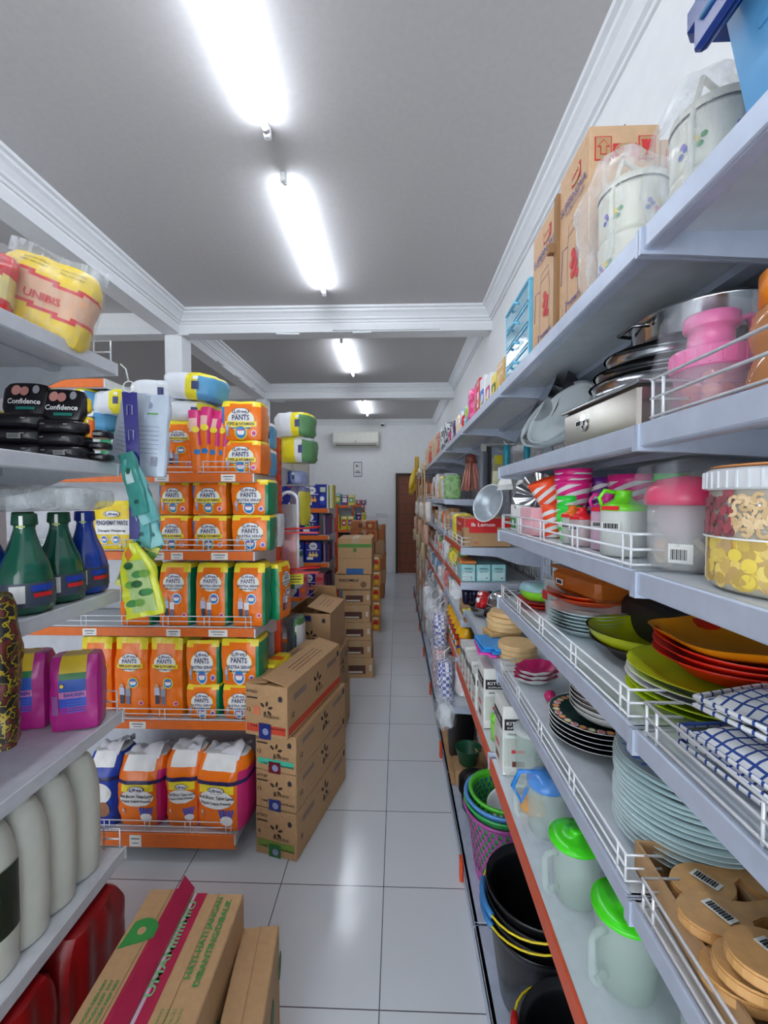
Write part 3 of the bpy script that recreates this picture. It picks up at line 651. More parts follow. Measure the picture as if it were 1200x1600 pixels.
def artA(num, patch, cnt='12', band=None, txt='144 g', green=None):
    def f(m, w, d, h):
        T = fc('front', w, d, h)
        tx(m, T, -w * .33, h * .86, .016, num, CINK, w=.05); q2(m, T, -w * .33, h * .74, .05, .006, CINK); tx(m, T, -w * .4, h * .5, .022, cnt, CINK)
        house(m, T, w * .34, h * .78); flower(m, T, 0, h * .55, .022, CINK); tx(m, T, w * .14, h * .42, .024, 'hilsoo', M((110, 84, 60), .8), w=.07)
        if band: q2(m, T, 0, h * .16, w * .92, h * .15, band)
        if green: q2(m, T, 0, h * .25, w * .88, h * .16, green)
        tx(m, T, w * .05, h * .2, .013, txt + '  (12 sachet)', CINK, w=w * .8, z=.003)
        if patch: q2(m, T, -w * .02, h * .12, .055, h * .3, patch, z=.0035); dc(m, T, 0, h * .12, .014, M((140, 150, 190), .5), z=.0045)
        q2(m, T, -w * .22, h * .5, .03, .035, M((214, 120, 80), .7) if band else CARD, z=.001)
        T = fc('right', w, d, h)
        if band: q2(m, T, 0, h * .14, d * .96, h * .14, band)
        for x in (-.3, .3): q2(m, T, d * x, h * .72, d * .2, h * .12, M((140, 120, 108), .8)); 
        flower(m, T, 0, h * .6, .03, CINK); tx(m, T, .03, h * .4, .026, 'hilsoo', M((120, 96, 72), .8)); house(m, T, d * .44, h * .82, .016); tx(m, T, -d * .42, h * .4, .03, cnt, CINK)
    return f
RB = M((206, 66, 40), .6); BTP = M((34, 48, 120), .35); MRN = M((110, 24, 34), .4); TQ = M((70, 190, 160), .5); GT = M((40, 110, 50), .5)
ca = R(-14.5)
cx_, cy_ = -.438, 2.0
GA = 'cartons stacked at the end of the front orange unit'
S_ = (
    (.192, .555, .197, 0, artA('677621', GT, '8', None, '144 g', M((120, 150, 60), .7)), 'bottom carton of the stack beside the diapers, with green tape and the number 8'),
    (.19, .55, .158, .201, artA('677187', BTP, '12', None, '144 g'), 'second carton from the bottom beside the diapers, with blue tape at its foot'),
    (.19, .55, .158, .361, artA('677621', MRN, '12', None, '144 g', TQ), 'third carton from the bottom beside the diapers, with a turquoise band'))
for (w_, d_, h_, z_, a_, lb) in S_: carton(w_, d_, h_, lb, (cx_, cy_, z_), ca, a_, group=GA, tape=False)
top = carton(.195, .56, .215, 'top carton of the stack beside the diapers, lid loosely folded shut', (cx_ - .03, cy_ - .02, .522), ca, artA('677621', BTP, '12', RB, '144 g'), group=GA, tape=False, flaps=(('x', -1, .1, 8, 1), ('x', 1, .12, 12, .96)))
def lidprint(m, w, d, h): pass
# second stack
G2 = 'cartons stacked behind the front orange unit'
def artB(m, w, d, h):
    T = fc('front', w, d, h); m.box((0, 0, 0), (w * .5, .026, .0008), CINK, T @ TR(-w * .18, h * .86, .001)); m.box((0, 0, 0), (w * .48, .02, .0008), CARD, T @ TR(-w * .18, h * .86, .0016)); tx(m, T, -w * .18, h * .86, .024, '67917776', INK, w=w * .45, z=.003)
    q2(m, T, -.01, h * .9, .05, .03, BTP, z=.004); house(m, T, w * .35, h * .86, .014)
    q2(m, T, -w * .28, h * .55, .07, .03, M((120, 100, 84), .8)); flower(m, T, w * .05, h * .5, .026, CINK); tx(m, T, w * .2, h * .42, .03, 'hilsoo', M((120, 92, 64), .8), w=.1)
    q2(m, T, -w * .32, h * .18, .045, .055, CINK); q2(m, T, -w * .32, h * .18, .04, .05, CARD, z=.0018); tx(m, T, -w * .32, h * .18, .045, '6', INK, z=.003); q2(m, T, w * .22, h * .2, .07, .028, M((40, 36, 90), .5)); tx(m, T, w * .22, h * .2, .014, 'YOGURT', LW, w=.06)
carton(.27, .4, .27, 'carton at the floor under the box numbered 67917776', (-.475, 2.72, 0), -.06, group=G2); carton(.265, .4, .27, 'carton directly under the box numbered 67917776', (-.485, 2.72, .273), -.08, artA('677621', BTP, '6'), group=G2)
carton(.265, .4, .275, 'opened carton printed 67917776 and 6, lid flaps crumpled', (-.51, 2.7, .546), -.09, artB, open_=1, group=G2, tape=False, flaps=(('x', -1, .12, 38, 1), ('x', 1, .15, 14, .9), ('y', 1, .1, 70, .6)))
# third stack
G3 = 'cartons stacked beside the milk shelves'
def artC(m, w, d, h):
    T = fc('front', w, d, h); q2(m, T, -.02, h * .42, w * .62, h * .42, M((84, 50, 40), .7)); q2(m, T, -.03, h * .3, w * .5, h * .1, M((200, 190, 170), .7), z=.0022); q2(m, T, w * .4, h * .5, .02, h * .3, M((210, 200, 186), .7))
for i, (h, z, dx, rz, n) in enumerate(((.17, 0, 0, .05, 'lowest'), (.145, .172, -.01, .02, 'second from the floor'), (.15, .319, -.015, .04, 'third from the floor'), (.14, .471, -.02, .0, 'fourth from the floor'))):
    carton(.235, .36, h, 'brown carton with a dark printed panel in the aisle stack, ' + n, (-.328 + dx, 3.71, z), rz, artC, group=G3)
m_ = carton(.235, .34, .13, 'carton with a blue folded leaflet on it, under the printed dairy box', (-.345, 3.71, .613), .03, artC, group=G3)
def artD(m, w, d, h):
    T = fc('front', w, d, h); tx(m, T, -w * .1, h * .62, .034, 'INDOMILK', INK, w=w * .56); tx(m, T, -.01, h * .25, .016, 'susu', RED); dc(m, T, w * .3, h * .35, .026, M((120, 90, 66), .7))
carton(.3, .34, .125, 'open carton printed with a dairy name, flap sticking up', (-.372, 3.7, .745), .0, artD, open_=1, group=G3, tape=False, flaps=(('x', 1, .09, 55, .45), ('x', -1, .11, 10, .9)))
def artE(m, w, d, h):
    T = fc('front', w, d, h); q2(m, T, 0, h * .8, w * .98, .03, M((84, 140, 60), .7)); dc(m, T, 0, h * .68, .02, M((90, 120, 60), .7), sx=.8); q2(m, T, 0, h * .08, w * .5, .05, M((36, 90, 150), .6)); q2(m, T, 0, h * .45, w * .98, .003, CARDD)
carton(.285, .36, .3, 'tall carton with a green stripe on top of the stack by the milk shelves', (-.355, 3.72, .872), 0, artE, group=G3)
G4 = 'cartons stacked in the aisle further back'
RBX = M((176, 108, 62), .75, bump=.1)
def artF(m, w, d, h):
    T = fc('front', w, d, h); q2(m, T, w * .25, h * .5, w * .3, h * .7, M((170, 60, 40), .6)); q2(m, T, -w * .12, h * .5, w * .16, h * .5, M((120, 60, 36), .6)); dc(m, T, w * .25, h * .5, h * .25, M((214, 170, 90), .6), z=.002)
carton(.3, .3, .5, 'large plain carton at the floor under the reddish ones', (-.42, 5.1, 0), 0, group=G4, card=RBX); carton(.3, .3, .5, 'large plain carton second from the floor under the reddish ones', (-.42, 5.1, .502), 0, group=G4, card=RBX)
carton(.31, .3, .14, 'reddish brown carton with a picture panel, lower', (-.385, 5.05, 1.004), 0, artF, group=G4, card=RBX); carton(.3, .28, .1, 'reddish brown carton with a picture panel, uppermost at the far stack', (-.39, 5.05, 1.146), 0, artF, group=G4, card=RBX)
FRU = M((226, 150, 40), .5)
def artG(m, w, d, h):
    T = fc('front', w, d, h); q2(m, T, 0, h * .5, w * .9, h * .92, FRU); dc(m, T, 0, h * .55, w * .3, RED, z=.002); dc(m, T, 0, h * .3, w * .25, YEL, z=.003); q2(m, T, 0, h * .85, w * .6, h * .1, LW, z=.002)
for k in range(5):
    carton(.1, .18, .17, 'narrow yellow and orange snack carton in the far column, number %s up from the floor' % ('one', 'two', 'three', 'four', 'five')[k], (-.245 + .006 * (k % 2), 4.9, .172 * k), .03 * (k % 2), artG, group='snack cartons in a narrow column', tape=False)
for k in range(5):
    carton(.16 + .02 * (k % 2), .35, .22, 'plain brown carton in the farthest aisle column, %s' % ('on the floor', 'second up', 'third up', 'fourth up', 'on top')[k], (-.28 + .012 * (k % 3), 6.6, .222 * k), .03 * (k % 3 - 1), group='cartons in the farthest column', card=CARD if k % 2 else RBX)
# foreground cartons
MAG = M((172, 30, 70), .25); GRN = M((46, 140, 62), .7)
def artFg(kind):
    def f(m, w, d, h):
        T = fc('top', w, d, h) 
        if kind == 1:
            q2(m, T, w * .2, 0, w * .26, d * .99, MAG); q2(m, T, w * .41, 0, w * .15, d * .99, CARDD, z=.0008)
            tx(m, T, w * .27, -.02, .026, 'Umamamumumumi', M((214, 178, 120), .4), w=d * .7, rz=PI / 2, z=.003)
            # leaf emblem
            pts = arc(0, 0, .042, -.2, PI * .75, 10) + [(-.036, -.036)]
            m.prism([(a * 1.0, b * 1.0) for a, b in pts], .0008, GRN, T @ TR(-w * .16, d * .18, .001)); dc(m, T, -w * .16, d * .2, .01, CARD, z=.002)
            for q in range(3): tx(m, T, -w * .3 + q * .014, -d * .25, .01, 'PACKED GOODS KEEP DRY', GRN, w=.14, rz=PI / 2)
            T2 = fc('back', w, d, h)
        if kind == 2:
            q2(m, T, -w * .36, 0, w * .24, d * .99, MAG); q2(m, T, -w * .47, 0, w * .06, d * .99, M((200, 170, 190), .12), z=.0018)
            tx(m, T, -w * .42, .06, .026, 'UMAMIIIIIMIU', M((120, 170, 120), .5), w=d * .56, rz=PI / 2, z=.003)
            tx(m, T, w * .08, .085, .021, 'HATI-HATI JANGAN', GRN, w=.2, rz=PI / 2); tx(m, T, w * .27, .075, .021, 'DIBANTING/DIBALIK', GRN, w=.21, rz=PI / 2)
            for q in range(4): tx(m, T, -w * .1 + q * .014, -d * .33, .009, 'ISI BERSIH NETTO 24 PACKS', GRN, w=.12, rz=PI / 2, bold=False)
        T = fc('right', w, d, h)
        for q in range(3): dc(m, T, -.12 + q * .12, h * .6, .035, M((70, 110, 60), .7), sx=.7)
        if kind == 3: tx(m, fc('left', w, d, h), 0, h * .7, .03, 'DIBALIK', GRN)
    return f
GF = 'cartons on the floor in the foreground'
a_ = carton(.125, .4, .4, 'foreground carton with a green leaf print and magenta tape, beside the red bags', (-.627, .955, 0), (0, 0, .03), artFg(1), group=GF, tape=False)
b_ = carton(.137, .4, .4, 'foreground carton printed HATI-HATI JANGAN DIBANTING/DIBALIK in green', (-.492, .945, 0), (0, 0, .02), artFg(2), group=GF, tape=False)
f = MB(); f.sheet(lambda u, v: (.062 - .03 * u, -.2 + .4 * v + .004 * u, .402 + .028 * u * (.6 + .6 * v)), 4, 10, MAG); f.build('loose_tape_edge', a_)
carton(.1, .24, .3, 'small plain foreground carton standing right of the printed pair', (-.368, 1.035, 0), (0, 0, .12), artFg(3), group=GF, tape=False)

# ================================================================ the left white unit's goods
def place_all(): pass
XF = -.83
# cakes
def cakebag(w, d, h, seed, label, band, mid, loc, rot):
    fn = packfn(w / 2, d / 2, h / 2, .1, .008, seed, top=.55, rnd=.9)
    def mat(x, y, z):
        zz = z + .06 * math.sin(x * 3)
        if zz > .42 or zz < -.42: return band
        if abs(abs(zz) - .38) < .06: return RED
        return mid
    m = MB(); m.soft(fn, (14, 8, 24), mat); g = on_front(fn, w / 2, h / 2, .002)
    m.text('UNIBIS', w * .13, RED, TR(0, -.01, .001), w=w * .42, fn=g)
    for k in range(4): m.text('ENAK DAN LEMBUT', w * .04, INK, TR(-.04 + .09 * (k % 2), h * .34 + .012 * (k // 2), .001), w=w * .3, fn=g, bold=False)
    o = m.build('cake_bag'); tag(o, label, 'bag of cakes', 'bags on the top left shelf'); o.location = loc; o.rotation_euler = rot
    f = MB(); f.sheet(lambda u, v: ((u - .5) * w * 1.06, .012 * math.sin(u * 9 + seed) , h * .96 + v * .035), 14, 2, film(a=.35)); f.build('sealed_edge', o)
    f = MB(); fn2 = packfn(w * .52, d * .54, h * .5, .12, .01, seed + 3, top=.5, rnd=.9); f.soft(fn2, (10, 6, 12), film(a=.16)); f.build('clear_wrap', o)
    return o
PEACH = M((226, 176, 138), .4, bump=.2)
cakebag(.2, .11, .2, 41, 'yellow and peach bag of cakes tilted at the end of the top left shelf', M((240, 206, 20), .28, bump=.15), PEACH, (-.91, 1.07, 1.903), (R(2), R(14), R(28)))
cakebag(.17, .1, .17, 43, 'clear and red bag of pale cakes at the left edge of the photo, top shelf', M((214, 34, 34), .3), M((226, 206, 120), .5), (-.975, .93, 1.903), (0, R(8), R(40)))
# black packs
BK = M((22, 18, 24), .25, bump=.15); 
def blackpack(label, loc, rz, front=False, sc=1, n=0):
    w, d, h = .115, .09, .034
    if front: w, d, h = .11, .03, .085
    fn = packfn(w / 2, d / 2, h / 2, .1, .003, n, rnd=1)
    m = MB(); m.soft(fn, (10, 8, 6), BK); g = on_front(fn, w / 2, h / 2)
    if front:
        m.text('Confidence', .02, LW, TR(.004, -.012, .002), w=w * .85, fn=g); disc(m, .014, M((200, 140, 130), .5), TR(-.022, .02, .001), g); disc(m, .013, M((190, 128, 120), .5), TR(.002, .018, .0014), g)
        disc(m, .012, M((150, 150, 156), .5), TR(.034, .024, .001), g, sx=.8); rect(m, w * .5, .008, M((20, 120, 110), .4), TR(.01, -.03, .001), g)
    else:
        for q in (-.3, .25): rect(m, .012, .003, M((130, 128, 134), .4), TR(q * w, .004, .001), g, 1, 1)
        if n % 3 == 1: rect(m, .034, .012, M((150, 152, 150), .5), TR(.01, -.002, .0012), g, 2, 1); [rect(m, .0016, .008, INK, TR(-.002 + .0042 * q, -.002, .002), g, 1, 1) for q in range(6)]
    o = m.build('black_pack'); tag(o, label, 'pad pack', 'black packs on the second left shelf'); o.location = loc; o.rotation_euler = (R(-12) if front else 0, 0, rz); o.scale = (sc,) * 3; return o
nm = ('lowest', 'second', 'third', 'uppermost flat')
for s_, (x, y, rz, sc, pos) in enumerate(((-1.0, 1.13, R(8), 1.15, 'left stack'), (-.9, 1.14, R(10), 1.0, 'middle stack'), (-.83 + -.012, 1.185, R(14), .58, 'right narrow stack'))):
    for k in range(3 if s_ else 3):
        blackpack('black pad pack on the second left shelf, %s in the %s' % (nm[k], pos), (x - .004 * (k % 2), y, 1.607 + k * .034 * (sc if sc > .9 else .95)), rz, n=k + s_, sc=sc)
blackpack('black pack with white lettering standing on the left stack', (-.995, 1.12, 1.607 + .118), R(8), True, 1.0, 8); blackpack('black pack with white lettering standing on the middle stack', (-.905, 1.135, 1.607 + .104), R(8), True, 1.0, 9)
for (x, y, z, w, d, h, rz, c, lab) in ((-.86, 1.16, 1.67, .04, .02, .055, .2, (YEL, YEL, ORANGE), 'tiny yellow and orange sachet on the right black stack'), (-.95, 1.16, 1.735, .2, .03, .05, .05, (GT, GT, YEL), 'green topped pack behind the black packs'), (-1.09, 1.1, 1.607, .08, .1, .13, .1, (SB, YP, SB), 'blue and yellow pack at the left edge beside the black packs')):
    o = puffy(w, d, h, x * 5, *c, lab, crk=.003, cat='small pack', name='small_pack'); o.location = (x, y, z); o.rotation_euler = (0, 0, rz)
# flared bottles
def flare_bottle(body, cap, label, loc, rz=0):
    t = empty('flared_bottle', loc, rz, label, 'bottle', 'flared bottles on the third left shelf')
    m = MB(); m.lathe([(.0001, 0), (.044, 0), (.054, .008), (.056, .05), (.053, .085), (.044, .12), (.03, .155), (.022, .185), (.0195, .2), (.021, .203), (.021, .21), (.0001, .21)], body, 32, wob=.03); m.build('body', t)
    m = MB(); m.lathe([(.0001, .207), (.025, .207), (.0255, .21), (.024, .232), (.022, .234), (.0001, .234)], cap, 30, wob=.025); m.build('cap', t)
    m = MB(); m.lathe([(.0575, .02), (.0577, .022), (.0566, .074), (.0564, .075)], M((60, 70, 90), .4), 30, a0=-2.6, a1=.4)
    g = lambda p: ((.0585) * math.cos(-1.1 + p.x / .058), .0585 * math.sin(-1.1 + p.x / .058), .05 + p.y)
    q = MB(); rect(m, .03, .04, LW, TR(-.03, 0), g, 4, 2); rect(m, .05, .014, BLU, TR(.02, .012, 0), lambda p: ((.0592) * math.cos(-1.1 + p.x / .058), .0592 * math.sin(-1.1 + p.x / .058), .05 + p.y), 5, 1); rect(m, .04, .01, RED, TR(.02, -.004, 0), lambda p: ((.0594) * math.cos(-1.1 + p.x / .058), .0594 * math.sin(-1.1 + p.x / .058), .05 + p.y), 5, 1)
    m.build('label', t)
    m = MB(); m.box((.0, -.027, .214), (.007, .004, .03), LW); m.box((.0, -.03, .204), (.016, .002, .004), M((170, 190, 90), .4)); m.build('neck_tag', t)
    return t
TG = M((8, 84, 62), .12, amt=.1, spec=.7); TB = M((14, 60, 160), .12, amt=.1, spec=.7)
CG = M((14, 70, 44), .35); CB = M((18, 50, 150), .35)
for i, (x, y, b, c, lab) in enumerate(((-.885, .985, TG, CG, 'green flared bottle nearest the viewer on the third left shelf'), (-.895, 1.1, TG, CG, 'green flared bottle second along the third left shelf'), (-.9, 1.2, TB, CB, 'blue flared bottle at the end of the third left shelf'), (-1.0, 1.0, TB, CB, 'blue flared bottle at the left edge of the photo'), (-1.01, 1.12, TG, CG, 'green flared bottle standing in the back row'))):
    flare_bottle(b, c, lab, (x, y, 1.232), R(28))
fn = packfn(.19, .12, .032, .2, .012, 77, rnd=1.5); m = MB(); m.soft(fn, (16, 12, 6), film((190, 196, 196), .5, .25, 25)); o = m.build('plastic_dust_sheet', None, (-.985, 1.09, 1.47), R(10)); tag(o, 'smoky clear plastic sheet lying over the flared bottles', 'plastic sheet')
# magenta bags
def magbag(label, loc, rz, sc=1):
    w, d, h = .14, .09, .23; fn = packfn(w / 2, d / 2, h / 2, .12, .004, loc[1] * 9, top=.35)
    MG = M((176, 36, 130), .25, bump=.15)
    bands = [(.62, 2, M((212, 180, 40), .35)), (.38, .62, M((40, 120, 60), .35)), (.12, .38, M((30, 80, 170), .35)), (-.12, .12, M((206, 120, 170), .35)), (-.3, -.12, M((54, 80, 190), .35)), (-.48, -.3, M((150, 40, 150), .35))]
    def mat(x, y, z):
        if abs(x) < .62 and y < 1:
            for a, b, c in bands:
                if a < z <= b: return c
        return MG
    m = MB(); m.soft(fn, (14, 6, 24), mat); g = on_front(fn, w / 2, h / 2); m.text('SAHUREN', .016, BLU, TR(.005, 0, .001), w=.06, fn=g)
    rect(m, .02, .06, M((150, 90, 150), .3), TR(-.052, -.03, .0004), g, 2, 3); disc(m, .006, YEL, TR(-.03, .03, .001), g, n=8, rings=1)
    for q in range(5): rect(m, .05, .003, M((90, 110, 200), .4), TR(.01, -.02 - .008 * q, .0008), g, 3, 1)
    o = m.build('detergent_bag'); tag(o, label, 'bag', 'magenta bags on the fourth left shelf'); o.location = loc; o.rotation_euler = (0, 0, rz); o.scale = (sc,) * 3; return o
magbag('magenta bag with rainbow bands standing in front on the fourth left shelf', (-.9, 1.165, .865), R(18), .88); magbag('magenta bag behind the front one, at the back of the fourth left shelf', (-1.045, 1.16, .865), R(15), .9); magbag('magenta bag farthest left on the fourth left shelf', (-1.07, 1.03, .865), R(20), .8)
# white bottles
WBT = M((206, 208, 196), .3, amt=.03)
def white_bottle(label, loc, rz, lab=0):
    t = empty('white_bottle', loc, rz, label, 'bottle', 'white bottles on the fifth left shelf')
    m = MB(); m.lathe([(.0001, 0), (.046, 0), (.052, .006), (.055, .08), (.055, .22), (.05, .27), (.041, .31), (.031, .335), (.024, .343), (.0001, .345)], WBT, 32, sx=1, sy=.62); m.build('body', t)
    m = MB(); m.lathe([(.0001, .34), (.018, .34), (.018, .372), (.0001, .373)], M((206, 208, 200), .35), 20); m.build('cap', t)
    if lab:
        g = lambda p: (.0562 * math.cos(-PI / 2 + p.x / .05), .0362 * math.sin(-PI / 2 + p.x / .05), .17 + p.y)
        m = MB(); rect(m, .09, .15, M((24, 40, 30), .35), TR(0, 0), g, 8, 2); m.build('label', t)
    return t
for i, y in enumerate((.885, .965, 1.052, 1.145)):
    white_bottle('white bottle on the fifth left shelf, ' + ('nearest the viewer with a dark label', 'second from the viewer', 'third from the viewer', 'farthest, at the shelf end')[i], (-.895, y, .442), R(62) if i else R(75), lab=(i == 0))
white_bottle('white bottle in the back row of the fifth left shelf', (-1.03, 1.02, .442), R(60))
# red bags
RD = M((140, 12, 18), .35, bump=.2, scale=10)
for i, (x, y) in enumerate(((-.9, 1.1), (-.91, .86), (-1.0, .98), (-.89, .62))):
    fn0 = packfn(.1, .118, .142, .08, .008, 90 + i, top=.25); 
    m = MB(); m.soft(lambda a, b, c, fn0=fn0: (lambda q: q + Vector((.004 * math.sin(q.y * 90), 0, 0)))(fn0(a, b, c)), (12, 20, 14), RD)
    o = m.build('red_sack', None, (x, y, .103), 0); tag(o, 'red plastic sack under the lowest left shelf, ' + ('at the aisle end', 'nearer the viewer', 'in the back', 'hidden nearest the viewer')[i], 'sack', 'red sacks at the foot of the left unit')
# dark netting bag at the very left
m = MB(); fn = packfn(.03, .03, .16, .2, .012, 55, rnd=1.5); NETY = M((170, 150, 30), .5)
m.soft(fn, (10, 10, 26), patches([(20, 18, 16), (150, 130, 20), (24, 20, 18), (90, 30, 24)], 60, seed=3)); o = m.build('net_bag', None, (-.834, .862, .98), R(30)); tag(o, 'black and yellow net bag hanging at the left edge of the photo', 'net bag')
m = MB(); m.tube([(0, 0, .32), (0, -.01, .4), (.0, .0, .552)], .002, BLACK); m.build('hanging_loop', o)
# fences on the left shelf ends
for z in LZ[:1] + LZ[3:]:
    m = MB(); m.tube([(0, 0, 0), (0, 0, .062), (-.05, 0, .062), (-.05, 0, 0)], .0025, WIRE, 8); m.tube([(0, 0, .03), (-.05, 0, .03)], .0025, WIRE, 8)
    o = m.build('wire_guard', None, (XF - .01, Y1L - .012, z + .0005), 0); tag(o, 'small white wire guard at the end of the left unit, on the %s shelf' % {LZ[0]: 'top', LZ[3]: 'fourth', LZ[4]: 'lowest'}[z], 'wire guard')
# hanging strip with packs
hs = empty('hanging_clip_strip', (-.802, 1.262, 0), R(10), 'dark blue plastic clip strip hanging from the end of the top left shelf', 'clip strip')
m = MB(); NV = M((30, 24, 120), .3)
def strip_pt(v, off=0): return (.012 * math.sin(v * 2), off - .01 * v, 1.82 - .44 * v)
m.sheet(lambda u, v: tuple(Vector(strip_pt(v)) + Vector(((u - .5) * .042 * (1 - .35 * v), 0, 0))), 4, 16, NV); m.sheet(lambda u, v: tuple(Vector(strip_pt(v, .002)) + Vector(((.5 - u) * .042 * (1 - .35 * v), 0, 0))), 4, 16, NV)
m.build('strip', hs)
m = MB()
for k in range(5):
    p = strip_pt(.09 + .17 * k); w_ = .014 * (1 - .3 * k / 5)
    m.tube([(p[0] - w_ / 2, p[1] - .003, p[2] - .03), (p[0] - w_ / 2, p[1] - .003, p[2]), (p[0] + w_ / 2, p[1] - .003, p[2]), (p[0] + w_ / 2, p[1] - .003, p[2] - .028)], .0022, M((150, 150, 190), .3), 6)
m.build('clip', hs)
m = MB(); m.tube(arc(0, 1.836, .016, 0, 2 * PI, 16), .0018, LW, 6, T=TR(0, 0, 0) @ FRONT); m.tube([(0, -.002, 1.85), (-.004, -.01, 1.885), (-.02, -.006, 1.9)], .002, LW, 6); m.build('ring', hs)
def hangpack(name, w, h, c, loc, rot, label, art=None, d=.012, cat='hanging pack', seed=1, apex=0):
    f0 = packfn(w / 2, d / 2, h / 2, .12, .009, seed, top=.3, rnd=.25)
    def fn(x, y, z): q = f0(x, y, z); q.x *= 1 - apex * max(0, (z - .2) / .8) ** 1.3 + apex * .2 * max(0, -z); return q
    m = MB(); m.soft(fn, (14, 3, 22), c); g = on_front(fn, w / 2, h / 2)
    if art: art(m, g, w, h)
    o = m.build(name); tag(o, label, cat, 'packs hanging off the left unit end'); o.location = loc; o.rotation_euler = rot
    return o
LWB = M((196, 208, 222), .3, bump=.2)
def aw(m, g, w, h):
    for q in range(7): rect(m, w * .62, .0022, GREYC, TR(.0, h * .1 - q * .014, .001), g, 4, 1)
    rect(m, w * .5, .004, M((90, 170, 60), .5), TR(0, h * .26, .001), g, 3, 1); disc(m, .01, GREYC, TR(0, h * .36, .001), g, sx=.7); rect(m, .022, .03, M((150, 156, 170), .5), TR(w * .2, -h * .32, .001), g, 2, 2)
hangpack('hanging_pack', .115, .26, LWB, (-.79, 1.33, 1.572), (R(-3), R(3), R(4)), 'large pale blue white pack hanging right of the blue clip strip', aw, .02, seed=3)
hangpack('hanging_pack', .1, .26, LWB, (-.885, 1.345, 1.585), (0, R(14), R(-6)), 'large pale pack hanging slanted behind the blue clip strip', aw, .02, seed=4)
TL = M((110, 180, 180), .2, bump=.2); TL2 = M((70, 150, 140), .2, bump=.2)
def at(m, g, w, h):
    for q in range(5): rect(m, .0014, h * .06, INK, TR(-.006 + .0035 * q, -h * .3, .001), g, 1, 1)
    rect(m, w * .5, h * .2, M((190, 216, 214), .4), TR(0, .02, .001), g, 3, 2); disc(m, w * .18, M((30, 90, 60), .4), TR(0, h * .2, .002), g)
for i, (x, z, h, rr, c, lab) in enumerate(((-.758, 1.475, .19, -16, TL2, 'green teal sachet uppermost on the blue clip strip'), (-.735, 1.45, .2, -20, TL, 'slim teal sachet slanting right of the clip strip'), (-.77, 1.375, .2, -4, TL, 'pale teal sachet hanging low along the clip strip'), (-.735, 1.375, .19, -17, TL, 'pale teal sachet hanging at the right, with a barcode'), (-.752, 1.36, .2, -10, TL2, 'darker teal sachet in the middle of the hanging bunch'))):
    hangpack('hanging_sachet', .052, h, c, (x, 1.262 + .012 * i - .02, z - .02), (0, R(rr), R(8 * i - 10)), lab, at, .012, seed=11 + i)
YT = M((208, 214, 50), .2, bump=.2); LF = M((60, 130, 60), .4)
def ay(m, g, w, h):
    rect(m, w * .66, h * .7, M((176, 200, 130), .3, bump=.2), TR(w * .02, -h * .08, .0006), g, 8, 8)
    for q in range(9): disc(m, .011, (LF, M((110, 160, 70), .4), M((40, 96, 50), .4))[q % 3], TR(-.03 + .017 * (q % 4) + .004 * (q % 3), -h * .3 + .028 * (q // 2), .001 + .0005 * q), g, sx=1.6, n=10, rings=1)
    rect(m, w * .3, .03, M((220, 120, 50), .4), TR(-w * .2, h * .36, .001, rz=.6), g, 2, 1)
hangpack('hanging_pouch', .105, .22, YT, (-.742, 1.235, 1.155), (R(3), R(-9), R(4)), 'yellow pouch with green leaves hanging lowest on the clip strip', ay, .016, seed=21, apex=.7)
hangpack('hanging_pouch', .07, .14, YT, (-.812, 1.25, 1.235), (0, R(24), R(30)), 'small folded yellow pouch behind the leafy one', ay, .014, seed=22)

# ================================================================ goods on the farther orange units
def pbox(w, d, h, mat, art=None, name='printed_box', chm=.0015):
    m = MB(); m.box((0, 0, h / 2), (w, d, h), mat, ch=chm)
    if art: art(m, fc('front', w, d, h), w, h)
    return m.build(name)
MB1 = M((24, 40, 140), .35); MILKC = M((236, 220, 190), .5)
def milkart(c):
    def f(m, T, w, h):
        dc(m, T, 0, h * .8, w * .24, LW, sx=1.1); tx(m, T, 0, h * .8, w * .16, 'milk', MB1, w=w * .3, z=.003); q2(m, T, 0, h * .62, w * .8, h * .03, LW)
        for k in range(3): dc(m, T, (k - 1) * w * .2, h * .36, w * .12, c, z=.001 + .0006 * k, sx=.9); dc(m, T, (k - 1) * w * .2, h * .5, w * .06, SKIN, z=.003)
        q2(m, T, -w * .2, h * .2, w * .4, h * .12, LW, z=.003); q2(m, T, -w * .35, h * .95, w * .2, h * .05, RED)
    return f
GM = 'blue milk powder boxes on the second orange unit'
rows = ((1.422, .19, M((240, 170, 90), .5), 'top', .02), (1.192, .19, M((110, 200, 70), .5), 'second', 0), (.957, .175, M((240, 214, 130), .5), 'third', .03), (.662, .2, M((226, 140, 110), .5), 'fourth', -.01))
for (z, h, c, nm_, dx) in rows:
    p = pbox(.135, .08, h, MB1, milkart(c), 'milk_box'); tag(p, '', 'milk box', GM)
    for k in range(3): place(p, -.73 - .145 * k + dx - .02, 3.66, z, .0, 'blue milk powder box on the %s shelf of milk cartons, %s' % (nm_, ('nearest the aisle', 'second from the aisle', 'third from the aisle')[k]))
p = pbox(.1, .07, .205, MB1, lambda m, T, w, h: (q2(m, T, 0, h * .78, w * .8, h * .2, M((200, 210, 190), .5)), q2(m, T, .01, h * .35, w * .6, h * .4, M((40, 70, 190), .4)), dc(m, T, .01, h * .4, w * .2, LW, z=.003)), 'milk_box'); tag(p, 'taller blue box with a pale picture beside the top row of milk boxes', 'milk box', GM); p.location = (-.655, 3.67, 1.422)
for k, c in enumerate((PAPER, M((150, 160, 80), .5), PAPER, M((200, 190, 90), .5))):
    p = pbox(.012, .16, .2, c, None, 'thin_box'); tag(p, 'thin %s box standing at the aisle end of the top milk shelf, %s' % (('white', 'olive', 'pale', 'yellow')[k], ('first', 'second', 'third', 'fourth')[k]), 'thin box', 'thin boxes beside the milk'); p.location = (-.6 + .0145 * k, 3.72, 1.422)
